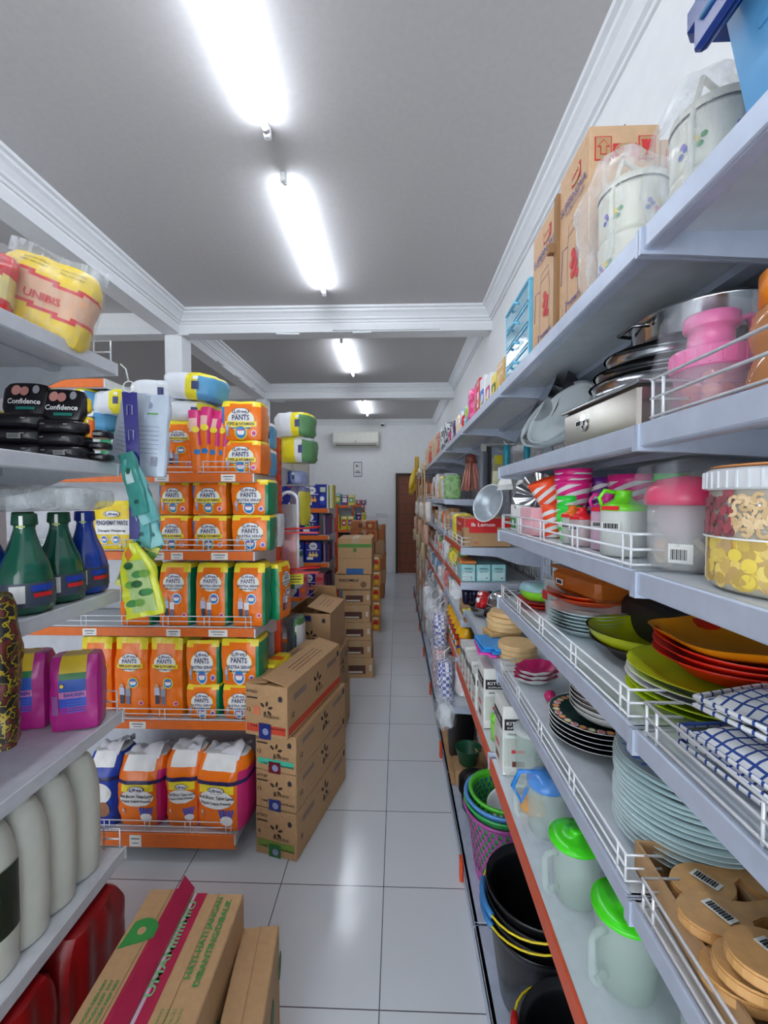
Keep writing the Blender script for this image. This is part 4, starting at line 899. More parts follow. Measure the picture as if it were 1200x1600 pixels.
for j, (z, h) in enumerate(((1.192, .17), (.957, .16), (.662, .19))):
    for k in range(3):
        p = pbox(.012, .2, h, (M((196, 150, 170), .5), M((60, 70, 120), .5), M((110, 60, 110), .5))[k], None, 'thin_box'); tag(p, 'thin box edge on beside the milk boxes, %s shelf, %s' % (('second', 'third', 'fourth')[j], ('pinkish', 'blue', 'purple')[k]), 'thin box', 'thin boxes beside the milk'); p.location = (-.63 + .016 * k, 3.76, z)
p = pbox(.07, .08, .2, M((206, 110, 120), .4), lambda m, T, w, h: (dc(m, T, 0, h * .3, w * .3, ORANGE), q2(m, T, 0, h * .8, w * .7, h * .15, M((220, 60, 60), .4))), 'milk_box'); tag(p, '', 'milk box', GM)
place(p, -.66, 3.62, .662, 0, 'pink sided milk box on the fourth shelf nearest the aisle'); place(p, -.8, 3.615, .662, 0, 'pink sided milk box on the fourth shelf between two blue ones')
cols = [M((40, 160, 140), .4), M((110, 50, 140), .4), M((180, 130, 50), .4), M((214, 196, 40), .4), M((236, 236, 230), .5), M((200, 60, 60), .4)]
for j, (ux_, yy, zz, L_) in enumerate((((-.78, -.69), 5.62, 1.422, .15), ((-.8, -.7), 5.62, 1.102, .2), ((-.75, -.66), 7.28, 1.402, .1), ((-.75, -.66), 7.28, 1.102, .2))):
    for k, x in enumerate(ux_ + (ux_[0] - .1, ux_[1] + .085)):
        c = cols[(j * 2 + k) % 6] if j != 1 else cols[3]; c2 = cols[(j + k + 3) % 6]
        p = pbox(.08, .1, L_ * (1 - .12 * (k % 2)), c, lambda m, T, w, h, c2=c2: (q2(m, T, 0, h * .5, w * .7, h * .45, c2), dc(m, T, 0, h * .5, w * .2, LW, z=.002), q2(m, T, 0, h * .88, w * .8, h * .1, LW)), 'snack_box')
        tag(p, 'small colourful box on the %s shelf of the %s orange unit, %s' % (('top', 'second')[j % 2], ('third', 'farthest')[j // 2], ('second from left', 'third from left', 'leftmost', 'nearest the aisle')[k]), 'snack box', 'small boxes on the far orange units'); p.location = (x, yy, zz)
dk = puffy(.2, .2, .3, 5, M((26, 28, 40), .5), M((26, 28, 40), .5), M((200, 200, 204), .5), 'dark bag in the gap of the third orange unit', 'bag', 'dark_bag'); dk.location = (-.72, 5.7, .752)
# rack hooked on the aisle end of the front unit
rk = empty('bottle_rack', (-.548, 2.135, 1.09), R(6), 'white arched rack with two red trays hooked on the orange upright', 'hanging rack')
m = MB(); WR = M((232, 236, 240), .3); pth = [(-.045, 0, 0), (-.045, 0, .4)] + [(a, 0, b) for a, b in arc(0, .4, .045, PI, 0, 12)] + [(.045, 0, 0)]
m.tube(pth, .0085, WR, 8); m.build('arched_frame', rk)
m = MB(); m.box((0, .004, .12), (.085, .003, .24), clear((230, 150, 150), .45)); m.box((0, .004, .32), (.085, .003, .13), clear((170, 170, 170), .5)); m.build('back_plate', rk)
for z in (.04, .24):
    m = MB(); m.prism([(-.05, .01), (.05, .01), (.16, -.02), (.15, -.05), (-.05, -.05)], .006, RED, TR(0, 0, z)); m.tube([(-.05, -.05, z + .02), (.15, -.05, z + .03), (.16, -.02, z + .034), (.05, .012, z + .02)], .004, RED, 8); m.build('tray', rk)
for k in range(6): pass
tg = MB(); tg.box((0, 0, 0), (.085, .002, .055), M((236, 226, 30), .5)); tg.box((0, 0, 0), (.06, .0026, .003), INK, TR(0, 0, .012)); tg.box((0, 0, 0), (.065, .0026, .005), INK, TR(0, 0, -.002)); tg.box((0, 0, 0), (.05, .0026, .003), INK, TR(0, 0, -.016))
o = tg.build('price_sign', None, (-.515, 2.12, 1.10), R(5)); tag(o, 'yellow handwritten price card below the red trays', 'price card')
for (x, y, z, w, d, h, rz, c, lab) in ((-.545, 2.3, 1.58, .11, .1, .07, -.5, (M((60, 80, 150), .3), M((150, 160, 200), .3), M((150, 160, 200), .3)), 'dark blue pack in film on the rear shelf, uppermost behind the white arch'), (-.53, 2.32, 1.36, .09, .1, .21, -.3, (M((150, 140, 160), .3), M((120, 120, 150), .3), M((210, 200, 60), .3)), 'purple grey wrapped pack behind the white arched rack'), (-.56, 2.3, 1.02, .08, .1, .2, -.2, (M((110, 150, 130), .3), GT, M((190, 200, 200), .3)), 'greenish wrapped pack on the rear shelf below the yellow card'),
    (-.55, 2.3, .62, .08, .1, .24, -.2, (M((90, 90, 100), .3), GP, WP), 'grey wrapped pack low on the rear shelf behind the cartons')):
    o = puffy(w, d, h, x * 9 + z, *c, lab, group='wrapped packs on the rear shelves'); o.location = (x, y, z); o.rotation_euler = (0, 0, rz)
# ================================================================ goods on the right hand run
STEEL = M((196, 198, 200), .16, 1.0, amt=.05, scale=6); STEELD = M((150, 152, 156), .22, 1.0)
def vessel(name, prof, t, mat, label, cat, loc, rot=(0, 0, 0), group=None, n=32, **k):
    m = MB(); m.cup(prof, t, mat, n, **k); o = m.build(name, None, loc, rot); return tag(o, label, cat, group)
def bowlp(r, h, r0=None):
    r0 = r0 or r * .45; return [(r0, 0)] + [(r0 + (r - r0) * math.sin(a), h * (1 - math.cos(a))) for a in [PI / 2 * k / 8 for k in range(1, 9)]] + [(r * 1.04, h)]
def platep(r, h): return [(r * .55, 0), (r * .62, h * .15), (r * .74, h * .55), (r, h)]
def filmbag(parent, w, d, h, seed, z=0, a=.16, top=.75, x=0, y=0, name='clear_bag'):
    fn = packfn(w / 2, d / 2, h / 2, .08, .012, seed, top=top, rnd=.9); m = MB(); m.soft(fn, (14, 10, 16), film(a=a, scale=35))
    o = m.build(name, parent); o.location = (x, y, z); return o
def barcode(m, T, w=.03, h=.012):
    q2(m, T, 0, 0, w, h, PAPER); [q2(m, T, -w * .36 + q * w * .09, 0, w * .035 * (1 + q % 2), h * .7, INK, z=.002) for q in range(9)]
# ---- top shelf
za = ZR['a'] + .002
tb = empty('storage_tub', (.485, .295, za), 0, 'light blue plastic tub with a dark blue clip lid at the top right corner', 'storage tub')
LBT = M((96, 164, 214), .3); DBT = M((24, 62, 140), .25)
m = MB(); m.box((0, 0, .08), (.24, .38, .16), LBT, ch=.02, taper=(1.12, 1.08)); m.box((-.125, 0, .1), (.012, .3, .01), LBT); m.build('tub_body', tb)
m = MB(); m.box((0, 0, .175), (.31, .46, .045), DBT, ch=.012); m.box((0, 0, .202), (.25, .4, .02), DBT, ch=.008); m.build('lid', tb)
for y in (-.1, .16):
    m = MB(); m.box((-.158, y, .15), (.014, .07, .07), DBT, ch=.004); m.tube([(-.166, y - .02, .14), (-.166, y + .02, .14)], .003, LBT); m.build('clip', tb)
CREAM = M((232, 230, 214), .25)
def carrier(label, loc, r, h, tiers, seed):
    t = empty('food_carrier', loc, .5, label, 'food carrier', 'floral food carriers on the top shelf')
    th = h / tiers
    for k in range(tiers):
        m = MB(); m.lathe([(.0001, k * th), (r * .94, k * th), (r, k * th + th * .1), (r, k * th + th * .86), (r * 1.03, k * th + th * .9), (r * .97, k * th + th), (.0001, k * th + th)], CREAM, 32)
        g = lambda p, k=k: ((r + .001) * math.cos(PI + .5 + p.x / r), (r + .001) * math.sin(PI + .5 + p.x / r), k * th + th * .5 + p.y)
        for a_ in ((1, 3.4) if k % 2 else (.4, 2.6)):
            for q in range(7): dc_ = ((-.01, 0), (.008, .006), (0, -.01), (.014, -.006), (-.016, .008), (.02, .008), (-.02, -.008))[q]; disc(m, .0042, (BLU, YEL, LP, GRN, M((120, 90, 190), .4), GRN, BLU)[q], TR(dc_[0] * .7 + (a_ - 2) * .026 * r / .05, dc_[1] * .7 - .008, 0), g, n=8, rings=1)
        m.build('container', t)
    m = MB(); m.lathe([(r * 1.04, h), (r * 1.0, h + .012), (r * .5, h + .024), (r * .2, h + .028), (r * .18, h + .04), (.0001, h + .042)], CREAM, 28); m.build('lid', t)
    m = MB(); m.tube([(r * 1.06, 0, h * .3), (r * 1.08, 0, h * .9), (r * .6, 0, h + .05), (-r * .6, 0, h + .05), (-r * 1.08, 0, h * .9), (-r * 1.06, 0, h * .3)], .004, CREAM, 8); m.build('handle', t)
    filmbag(t, r * 2.5, r * 2.5, h * 1.36, seed, a=.3, top=.6); return t
carrier('bagged cream floral food carrier in front of the tan carton with fragile signs', (.408, .768, za), .054, .155, 2, 3)
carrier('cream floral food carrier in a clear bag, beside the light blue tub', (.43, .61, za), .05, .14, 2, 5)
SR = M((204, 46, 50), .6); CARDL = M((206, 168, 130), .7, bump=.1, scale=60); PURP = M((92, 84, 140), .6)
def thermobox(label, loc, w, d, h):
    m = MB(); m.box((0, 0, h / 2), (w, d, h), CARDL, ch=.002)
    T = fc('left', w, d, h)
    q2(m, T, 0, h * .03, d * .98, h * .06, SR); tx(m, T, 0, h * .03, .012, '350 MM', PAPER, w=.05)
    q2(m, T, d * .1, h * .86, d * .28, h * .085, SR); dc(m, T, d * .1, h * .86, .016, CARDL, z=.002, sx=1.3); tx(m, T, d * .1, h * .86, .011, 'SHINPO', SR, w=.034, z=.003)
    tx(m, T, 0, h * .76, .022, 'SUPERNOVA', PURP, w=d * .86); tx(m, T, .01, h * .71, .009, 'VACUUM FLASK STAINLESS', PURP, w=d * .62)
    o = [(.3, .2), (-.28, .2), (-.3, .5), (-.24, .56), (-.24, .62), (.24, .62), (.24, .56), (.3, .5)]
    m.tube([(x * d * .62, y * h + (0 if y > .3 else -.02), 0) for x, y in o], .0009, M((130, 120, 130), .6), 4, closed=True, T=T)
    m.tube([(-.28 * d * .62, h * .5, 0), (-.6 * d * .62, h * .52, 0), (-.66 * d * .62, h * .3, 0)], .0012, PURP, 4, T=T); m.tube([(-.28 * d * .62, h * .56, 0), (.28 * d * .62, h * .56, 0)], .001, M((130, 120, 130), .6), 4, T=T)
    for q in range(8): dc(m, T, .01 + .012 * math.cos(q * 2.4), h * .27 + .007 * q, .009, SR, n=8, z=.0008 + .0001 * q)
    tx(m, T, .012, h * .125, .014, 'THERMOS', PURP, w=d * .42); q2(m, T, -d * .3, h * .115, .03, .034, PURP); q2(m, T, -d * .3, h * .115, .027, .031, CARDL, z=.002); tx(m, T, -d * .3, h * .12, .014, '1', PURP, z=.003); tx(m, T, -d * .3, h * .09, .006, 'Liter', PURP, z=.003)
    T = fc('front', w, d, h)
    for x in (-.31, .31): q2(m, T, x * w, h * .87, w * .24, h * .13, SR); q2(m, T, x * w, h * .87, w * .21, h * .118, CARD, z=.0018)
    m.prism([(-.006, -.012), (-.006, .002), (-.012, .002), (0, .016), (.012, .002), (.006, .002), (.006, -.012)], .0008, SR, T @ TR(-.31 * w, h * .87, .0022)); m.prism([(-.0045, -.011), (-.0045, .0035), (-.009, .0035), (0, .0135), (.009, .0035), (.0045, .0035), (.0045, -.011)], .0008, CARD, T @ TR(-.31 * w, h * .87, .0027))
    m.prism([(-.011, .014), (-.009, 0), (-.002, -.004), (-.002, -.013), (-.007, -.015), (.007, -.015), (.002, -.013), (.002, -.004), (.009, 0), (.011, .014), (.003, .014), (.0, .006), (.001, .014)], .0008, SR, T @ TR(.31 * w, h * .87, .0022))
    q2(m, T, 0, h * .86, w * .34, h * .07, SR); dc(m, T, 0, h * .86, w * .09, CARD, z=.002, sx=1.6); tx(m, T, 0, h * .86, .009, 'SHINPO', SR, w=w * .24, z=.0032)
    m.box((0, 0, h + .0004), (.002, d, .001), CARDD)
    o = m.build('flask_box', None, loc); return tag(o, label, 'carton', 'vacuum flask cartons on the top shelf')
thermobox('tan vacuum flask carton with fragile signs, nearest of the row on the top shelf', (.426, .908, za), .13, .145, .335)
thermobox('tan vacuum flask carton second in the row, beside the blue drawers', (.428, 1.083, za), .13, .18, .32)
thermobox('tan vacuum flask carton in the back row behind the nearest one', (.57, .93, za), .13, .145, .325)
m = MB(); m.box((.36, .988, za + .16), (.012, .02, .3), CARDD); m.box((.35, 1.0, za + .2), (.016, .016, .02), CARDD); tag(m.build('cardboard_strip'), 'narrow cardboard divider between the two flask cartons', 'cardboard strip')
dr = empty('mini_drawer_unit', (.43, 1.325, za), 0, 'light blue plastic unit of four small drawers on the top shelf', 'drawer unit')
CY = M((120, 196, 224), .3); m = MB(); m.box((.0, 0, .004), (.14, .25, .008), CY); m.box((0, 0, .238), (.145, .255, .01), CY, ch=.003)
for y in (-.122, .122): m.box((0, y, .12), (.14, .008, .235), CY)
m.box((.068, 0, .12), (.004, .25, .235), CY)
for k in range(3): m.box((0, 0, .06 + .0585 * k), (.14, .244, .006), CY)
m.build('frame', dr)
for k in range(4):
    m = MB(); z = .012 + .0585 * k; m.box((-.066, 0, z + .02), (.006, .232, .04), clear((190, 226, 240), .55)); m.box((0, 0, z + .002), (.126, .228, .003), clear((190, 226, 240), .55)); q = m.build('drawer', dr)
    m = MB(); m.tube([(-.07, -.03, z + .026), (-.082, -.025, z + .03), (-.082, .025, z + .03), (-.07, .03, z + .026)], .004, CY, 8); m.build('handle', q)
    m = MB(); m.box((-.02, .04 - .03 * k, z + .016), (.05, .06, .02), LW); m.build('packet', q)
def tboxes(lst, grp):
    for (x, y, w, d, h, c, c2, s, lab) in lst:
        m = MB(); m.box((0, 0, h / 2), (w, d, h), c, ch=.0015); T = fc('left', w, d, h); T2 = fc('front', w, d, h)
        for TT, ww in ((T, d), (T2, w)):
            q2(m, TT, 0, h * .45, ww * .7, h * .4, c2); dc(m, TT, ww * .1, h * .4, min(ww, h) * .2, c, z=.002); dc(m, TT, -ww * .2, h * .3, min(ww, h) * .12, YEL, z=.0026)
            if s: tx(m, TT, 0, h * .84, h * .13, s, LW if c is not LW else RED, w=ww * .8)
        o = m.build('gift_box', None, (x, y, za)); tag(o, lab, 'printed box', grp)
PK = M((226, 60, 130), .4)
tboxes([(.40, 1.52, .08, .11, .115, M((214, 160, 50), .4), M((236, 214, 170), .5), 'TEK', 'yellow and tan box marked TEK beside the blue drawers'), (.395, 1.625, .07, .08, .1, M((236, 210, 60), .4), M((60, 90, 60), .5), '', 'yellow picture box left of the TEK box'),
    (.395, 1.73, .07, .1, .125, M((240, 240, 240), .4), M((200, 60, 120), .5), 'Polic', 'white and pink picture box behind the yellow one'), (.395, 1.845, .07, .1, .15, M((236, 236, 240), .4), M((40, 110, 200), .5), '', 'white box with blue and pink patches on the top shelf'),
    (.395, 1.935, .07, .05, .17, RED, M((240, 240, 240), .4), 'POP', 'red and white patterned slim box on the top shelf'), (.395, 2.0, .07, .05, .165, M((230, 60, 120), .4), M((190, 140, 60), .4), '', 'pink slim box, farthest of the picture boxes')], 'picture boxes on the top shelf')
class _R(dict):
    def __getitem__(s, k): h = k.split('_')[-1].split('.')[0]; return tuple(int(h[i:i + 2], 16) for i in (0, 2, 4))
RGB = _R()
def blob(w, d, h, seed, mats, label, cat, name, loc, group, crk=.012, rot=0):
    fn = packfn(w / 2, d / 2, h / 2, .14, crk, seed, top=.5, rnd=1.3)
    m = MB(); m.soft(fn, (10, 10, 12), patches([RGB[q.name] for q in mats], 22, seed=seed)); o = m.build(name); o.location = loc; o.rotation_euler = (0, 0, rot); return tag(o, label, cat, group)
GT2 = M((160, 210, 80), .35); LBB = M((120, 180, 226), .35); CLR = M((206, 210, 212), .3, bump=.3)
for k, (y, h, mats, lab) in enumerate(((2.12, .17, [PK, M((240, 120, 170), .4)], 'bright pink toy in film on the top shelf'), (2.25, .12, [GT2, LBB, GT2], 'green and blue toy in film on the top shelf'), (2.38, .13, [RED, LW, LBB], 'red and white toy pack on the top shelf'),
        (2.55, .13, [M((230, 200, 160), .5), LW], 'pale toy pack on the top shelf'), (2.75, .14, [M((90, 70, 110), .5), CLR], 'purple grey pack on the top shelf'), (2.95, .12, [PK, M((110, 30, 50), .5), CLR], 'crimson bag on the top shelf'), (3.2, .2, [M((70, 72, 78), .4), CLR, M((40, 40, 46), .4)], 'grey and black bag of wares on the top shelf'),
        (3.5, .22, [CLR, M((120, 120, 124), .4)], 'silvery bag of wares on the top shelf'), (3.9, .24, [M((196, 110, 90), .5), M((206, 180, 150), .5)], 'reddish tan bundle on the top shelf'), (4.3, .26, [M((206, 180, 150), .5)], 'tan bundle on the top shelf'), (4.8, .28, [M((190, 150, 110), .5), M((206, 90, 80), .5)], 'brown and red bundle on the top shelf'), (5.4, .26, [M((200, 176, 150), .5)], 'far tan bundle on the top shelf'))):
    blob(.1, .13, h, k * 3.1, mats, lab, 'wrapped goods', 'wrapped_goods', (.40, y, za), 'wrapped goods along the top shelf')
# ---- second shelf (pots)
zb = ZR['b'] + .002
vp = MB(); vp.box((0, 0, .04), (.24, .27, .08), M((190, 184, 176), .2, .9), ch=.006); vp.box((0, 0, .083), (.25, .28, .006), STEEL, ch=.002)
o = vp.build('steel_tin', None, (.495, .835, zb), .05); tag(o, 'square stainless steel tin under the round pans on the second shelf', 'steel tin')
m = MB(); m.tube([(x, y, 0) for x, y in arc(0, 0, .012, 0, 2 * PI, 16)], .002, STEEL, 6, T=TR(-.122, .04, .045, ry=PI / 2)); m.box((-.122, .04, .058), (.004, .02, .012), STEEL); m.build('ring_latch', o)
m = MB(); barcode(m, fc('left', .241, .27, .08) @ TR(-.06, .05, 0)); m.build('price_sticker', o)
for k, (r, z, h) in enumerate(((.125, .088, .022), (.118, .1075 + .004, .02), (.1, .133, .03))):
    vessel('steel_pan', [(r * .9, 0), (r * .97, h * .5), (r, h), (r * 1.04, h)], .0025, STEEL, 'round steel pan nested on the square tin, %s' % ('lowest and widest', 'middle', 'uppermost and smallest')[k], 'steel pan', (.50, .82, zb + z), group='steel pans on the square tin')
pt = empty('steel_pot', (.56, .80, zb + .165), 0, 'tall polished steel pot topmost in the cookware pile', 'steel pot')
m = MB(); m.cup([(.1, 0), (.112, .004), (.118, .01), (.12, .052), (.124, .056)], .002, STEEL, 40); m.build('pot_body', pt)
m = MB(); m.tube([(-.12, -.03, .035), (-.145, -.025, .036), (-.145, .025, .036), (-.12, .03, .035)], .0035, STEELD, 8); m.build('handle', pt)
for (x, y, z, r, h, mt, rx, ry, lab) in ((.49, 1.285, .115, .115, .07, STEEL, 0, -62, 'large polished steel bowl leaning on its rim on the second shelf'), (.54, 1.29, .145, .12, .07, M((96, 96, 100), .3, .8), 0, -70, 'dark grey metal bowl behind the leaning steel bowl')):
    vessel('mixing_bowl', [(r * .5, 0), (r * .55, .002), (r * .97, h * 1.3), (r * 1.02, h * 1.32)], .002, mt, lab, 'mixing bowl', (x, y, zb + z), (R(rx), R(ry), R(-6)), 'leaning bowls on the second shelf')
for (x, y, z, r, h, lab) in ((.465, 1.2, .1, .11, .05, 'clear plastic bowl leaning in front of the steel bowl'), (.445, 1.125, .09, .095, .045, 'frosted plastic bowl leaning nearest the viewer')):
    vessel('plastic_bowl', bowlp(r, h), .0018, clear((214, 222, 224), .5), lab, 'plastic bowl', (x, y, zb + z), (0, R(-54), R(22)), 'leaning bowls on the second shelf')
for k in range(4): vessel('plastic_bowl', bowlp(.07, .035), .0018, M((176, 182, 186), .4), 'grey plastic dish stacked behind the leaning bowls, %s' % ('lowest', 'second', 'third', 'topmost')[k], 'plastic bowl', (.56, 1.13, zb + .12 + .014 * k), (R(10), 0, 0), 'grey dishes behind the leaning bowls')
m = MB(); m.lathe([(.0001, 0), (.04, 0), (.052, .02), (.052, .09), (.045, .12), (.0001, .12)], M((206, 206, 204), .4), 24); o = m.build('grey_canister', None, (.56, 1.13, zb)); tag(o, 'grey canister holding up the small grey dishes', 'canister')
# pink bottle in film and orange jar
pj = empty('snack_jar', (.425, .60, zb), 0, 'pink lidded jar with orange biscuits wrapped in film on the second shelf', 'jar')
PKL = M((232, 110, 170), .3)
m = MB(); m.cup([(.036, 0), (.042, .006), (.044, .05), (.044, .095), (.038, .11)], .0025, clear((240, 190, 214), .28), 32); m.build('jar_body', pj); pj.scale = (1.0, 1.0, .72)
m = MB(); m.lathe([(.041, .095), (.046, .097), (.046, .099), (.0465, .13), (.0455, .132), (.03, .138), (.027, .142), (.026, .172), (.031, .174), (.032, .176), (.032, .196), (.03, .199), (.0001, .2)], PKL, 32)
for k in range(20): m.box((0, 0, 0), (.003, .002, .026), PKL, TR(.0468 * math.cos(k * PI / 10), .0468 * math.sin(k * PI / 10), .114, rz=k * PI / 10 + PI / 2))
m.build('lid', pj)
m = MB(); m.tube([(.03, .0, .19), (.05, 0, .2), (.064, 0, .17), (.06, 0, .14), (.046, 0, .12)], .007, PKL, 8); m.build('handle', pj)
for k in range(9):
    m = MB(); m.lathe([(.0001, -.008), (.011, -.006), (.014, 0), (.011, .006), (.0001, .008)], M((226, 150, 60), .6), 10); o = m.build('biscuit', pj); a = k * 2.1; o.location = (.022 * math.cos(a), .022 * math.sin(a), .016 + .008 * k); o.rotation_euler = (k, k * .7, 0)
filmbag(pj, .115, .1, .21, 8, a=.12, top=.3)
oj = empty('orange_lid_jar', (.44, .478, zb), 0, 'rounded amber jar with an orange lid at the right edge, second shelf', 'jar')
AMB = M((186, 116, 70), .15, amt=.05); m = MB(); m.lathe([(.0001, 0), (.038, 0), (.048, .012), (.051, .035), (.046, .058), (.043, .066), (.046, .074), (.05, .095), (.046, .12), (.036, .135), (.0001, .135)], clear((206, 140, 90), .72), 36); m.build('jar_body', oj); oj.scale = (1, 1, .84)
m = MB(); m.lathe([(.0001, .128), (.041, .128), (.041, .172), (.036, .178), (.0001, .18)], M((244, 140, 20), .3), 36); m.box((-.036, -.012, .165), (.012, .02, .022), M((40, 170, 180), .35), ch=.003); m.build('lid', oj)
m = MB(); barcode(m, TR(-.041, -.027, .108, rz=-.98 - .0) @ FRONT, .034, .016); m.build('price_sticker', oj)
m = MB(); m.lathe([(.0001, .002), (.034, .002), (.044, .014), (.046, .035), (.04, .05), (.0001, .052)], M((214, 150, 70), .7, bump=.8, scale=80), 20); m.build('sweets', oj)
# ---- third shelf
zc = ZR['c'] + .002
bj = empty('nut_tub', (.435, .465, zc), R(-4), 'big clear tub printed with nuts and crisps, at the right edge of the third shelf', 'snack tub')
r = .085; m = MB(); m.lathe([(.0001, 0), (.08, 0), (.084, .004), (r, .01), (r, .112), (.0001, .112)], clear((226, 218, 200), .75), 48); m.build('tub_body', bj)
m = MB(); m.lathe([(.0001, .108), (.089, .108), (.09, .112), (.09, .128), (.087, .131), (.0001, .133)], clear((232, 234, 236), .8), 48)
for k in range(48): a = 2 * PI * k / 48; m.box((0, 0, 0), (.002, .002, .018), M((220, 224, 228), .3), TR(.0903 * math.cos(a), .0903 * math.sin(a), .119, rz=a))
m.build('lid', bj)
m = MB(); m.lathe([(.0001, .1325), (.083, .1325), (.084, .1345), (.0001, .136)], M((236, 160, 100), .4), 48); m.build('orange_disc', bj)
NUT = M((232, 204, 160), .5); BERRY = M((190, 60, 90), .45); WAL = M((190, 100, 100), .5); CRISP = M((232, 204, 104), .5, bump=.6)
g = lambda p: ((r + .0015 + p.z) * math.cos(PI + .9 + p.x / r), (r + .0015 + p.z) * math.sin(PI + .9 + p.x / r), p.y)
rnd = random.Random(3); m = MB()
for k in range(260):
    x = -.12 + .24 * rnd.random(); z = .062 + .044 * rnd.random(); c = BERRY if x > .045 + .02 * (z - .08) * 40 and z < .09 else (WAL if x < -.062 else NUT)
    a0 = rnd.random() * 6
    if c is NUT: m.add([g(Vector((x + p[0], z + p[1], .0006 + .0004 * (k % 5)))) for p in [(q[0], q[1]) for q in arc(0, 0, .0062, a0, a0 + 3.6, 7)] + [(q[0], q[1]) for q in arc(0, 0, .0024, a0 + 3.6, a0, 7)]], [tuple(range(16))], M((236 - 12 * (k % 3), 208 - 14 * (k % 3), 164 - 16 * (k % 3)), .5))
    else: disc(m, .0055, M((190 - 24 * (k % 3), 60 + 12 * (k % 3), 86), .45) if c is BERRY else M((176 - 20 * (k % 3), 84, 92), .5), TR(x, z, .0006 + .0004 * (k % 5), rz=a0), g, sx=.8, n=9, rings=1)
rect(m, .24, .046, M((224, 186, 90), .6), TR(0, .032, -.0006), g, 24, 2)
for k in range(220):
    x = -.115 + .23 * rnd.random(); z = .012 + .04 * rnd.random(); disc(m, .0075, M((240 - 14 * (k % 4), 214 - 16 * (k % 4), 120 - 14 * (k % 3)), .5), TR(x, z, .0001 * (k % 9), rz=rnd.random() * 3), g, sx=.6 + .8 * rnd.random(), n=12, rings=1)
for x in (-.1, .02, .12): rect(m, .0025, .046, LW, TR(x, .033, .003), g, 1, 2)
rect(m, .24, .002, LW, TR(0, .057, .003), g, 24, 1); m.build('picture_sleeve', bj)
j2 = empty('snack_jar', (.405, .615, zc), 0, 'clear jar with a crimson domed lid holding biscuits, left of the big nut tub', 'jar')
m = MB(); m.cup([(.04, 0), (.044, .004), (.045, .03), (.046, .095)], .002, clear((224, 226, 226), .3), 36); m.build('jar_body', j2)
m = MB(); m.lathe([(.0001, .09), (.049, .09), (.05, .1), (.046, .114), (.034, .126), (.0001, .132)], M((222, 34, 96), .25), 36); m.build('lid', j2)
m = MB(); m.lathe([(.0001, .088), (.03, .088), (.036, .08), (.03, .055), (.012, .035), (.0001, .033)], M((176, 120, 140), .4), 24); m.build('inner_cup', j2)
for k in range(12):
    m = MB(); m.lathe([(.0001, -.005), (.013, -.004), (.015, 0), (.013, .004), (.0001, .005)], M(((206, 150, 90), (226, 206, 160), (120, 70, 40))[k % 3], .6), 10); o = m.build('biscuit', j2); a = k * 2.4; o.location = (.024 * math.cos(a), .024 * math.sin(a), .012 + .004 * (k // 2)); o.rotation_euler = (k * .9, k * .4, 0)
m = MB(); m.add([(.0, 0, 0), (.028, 0, 0), (.028, 0, .026), (0, 0, .026)], [(0, 1, 2, 3)], PAPER, T=TR(-.038, -.026, .012, rz=-.75)); barcode(m, TR(-.030, -.036, .024, rz=-.75) @ FRONT, .024, .02); m.build('label', j2)
filmbag(j2, .112, .11, .15, 12, a=.1, top=.15)
LIME = M((120, 224, 40), .3); FROST = M((206, 210, 206), .35, amt=.02)
def sqbottle(label, loc, r, h, cap, body, grp, loop=True, rz=0):
    t = empty('drinking_bottle', loc, rz, label, 'drinking bottle', grp)
    m = MB(); m.lathe([(.0001, 0), (r * .95, 0), (r, .004), (r, h * .72), (r * .96, h * .76), (.0001, h * .76)], body, 32); m.build('bottle_body', t)
    m = MB(); m.lathe([(r * .98, h * .74), (r, h * .75), (r, h * .83), (r * .7, h * .87), (r * .42, h * .94), (r * .36, h * 1.02), (r * .4, h * 1.04), (r * .38, h * 1.08), (.0001, h * 1.08)], cap, 32); m.build('lid', t)
    if loop: m = MB(); m.tube([(-r * .98, 0, h * .8), (-r * 1.15, 0, h * .95), (-r * .9, 0, h * 1.08), (-r * .3, 0, h * 1.04)], .0035, cap, 8); m.build('carry_loop', t)
    m = MB(); T = TR(-r * .83 - .001, -r * .6, h * .5, rz=-.95) @ FRONT; barcode(m, T, r * .9, r * .35); m.build('price_sticker', t)
    m = MB(); q2(m, TR(-r * .84 - .002, -r * .6, h * .79, rz=-.95) @ FRONT, 0, 0, r * .8, .007, RED); m.build('logo_strip', t); return t
GB = 'spouted bottles on the third shelf'
sqbottle('white frosted bottle with a lime green spouted lid on the third shelf', (.395, .76, zc), .036, .105, LIME, FROST, GB)
sqbottle('pinkish bottle with a magenta lid behind the lime lidded one', (.41, .845, zc), .03, .1, M((226, 50, 150), .3), M((206, 170, 190), .35), GB)
sqbottle('second frosted bottle with a lime lid, at the back of the third shelf', (.49, .80, zc), .034, .105, LIME, FROST, GB, False)
sqbottle('small bottle with a red lid on the third shelf', (.39, .915, zc), .024, .075, M((220, 30, 40), .3), clear((220, 200, 200), .6), GB, False)
sqbottle('small bottle with an orange lid on the third shelf', (.392, .968, zc), .023, .078, M((240, 120, 30), .3), clear((214, 220, 214), .6), GB, False)
def stripecup(label, loc, r, h, c, rot=(0, 0, 0), ph=0):
    st = stripes(RGB[c.name], 16, ph); m = MB()
    m.lathe([(r * .66, 0), (r * .68, .002), (r * .95, h * .84)], st, 40); m.lathe([(r * .95, h * .84), (r, h), (r * .98, h), (r * .93, h * .84)], c, 40); m.lathe([(.0001, .003), (r * .65, .003), (r * .93, h * .84)], c, 40)
    o = m.build('striped_cup', None, loc, rot); return tag(o, label, 'striped cup', 'striped plastic cups on the third shelf')
OG = M((250, 84, 40), .35); PG = M((240, 40, 140), .35); GG = M((50, 230, 70), .35); PUR = M((110, 40, 140), .35)
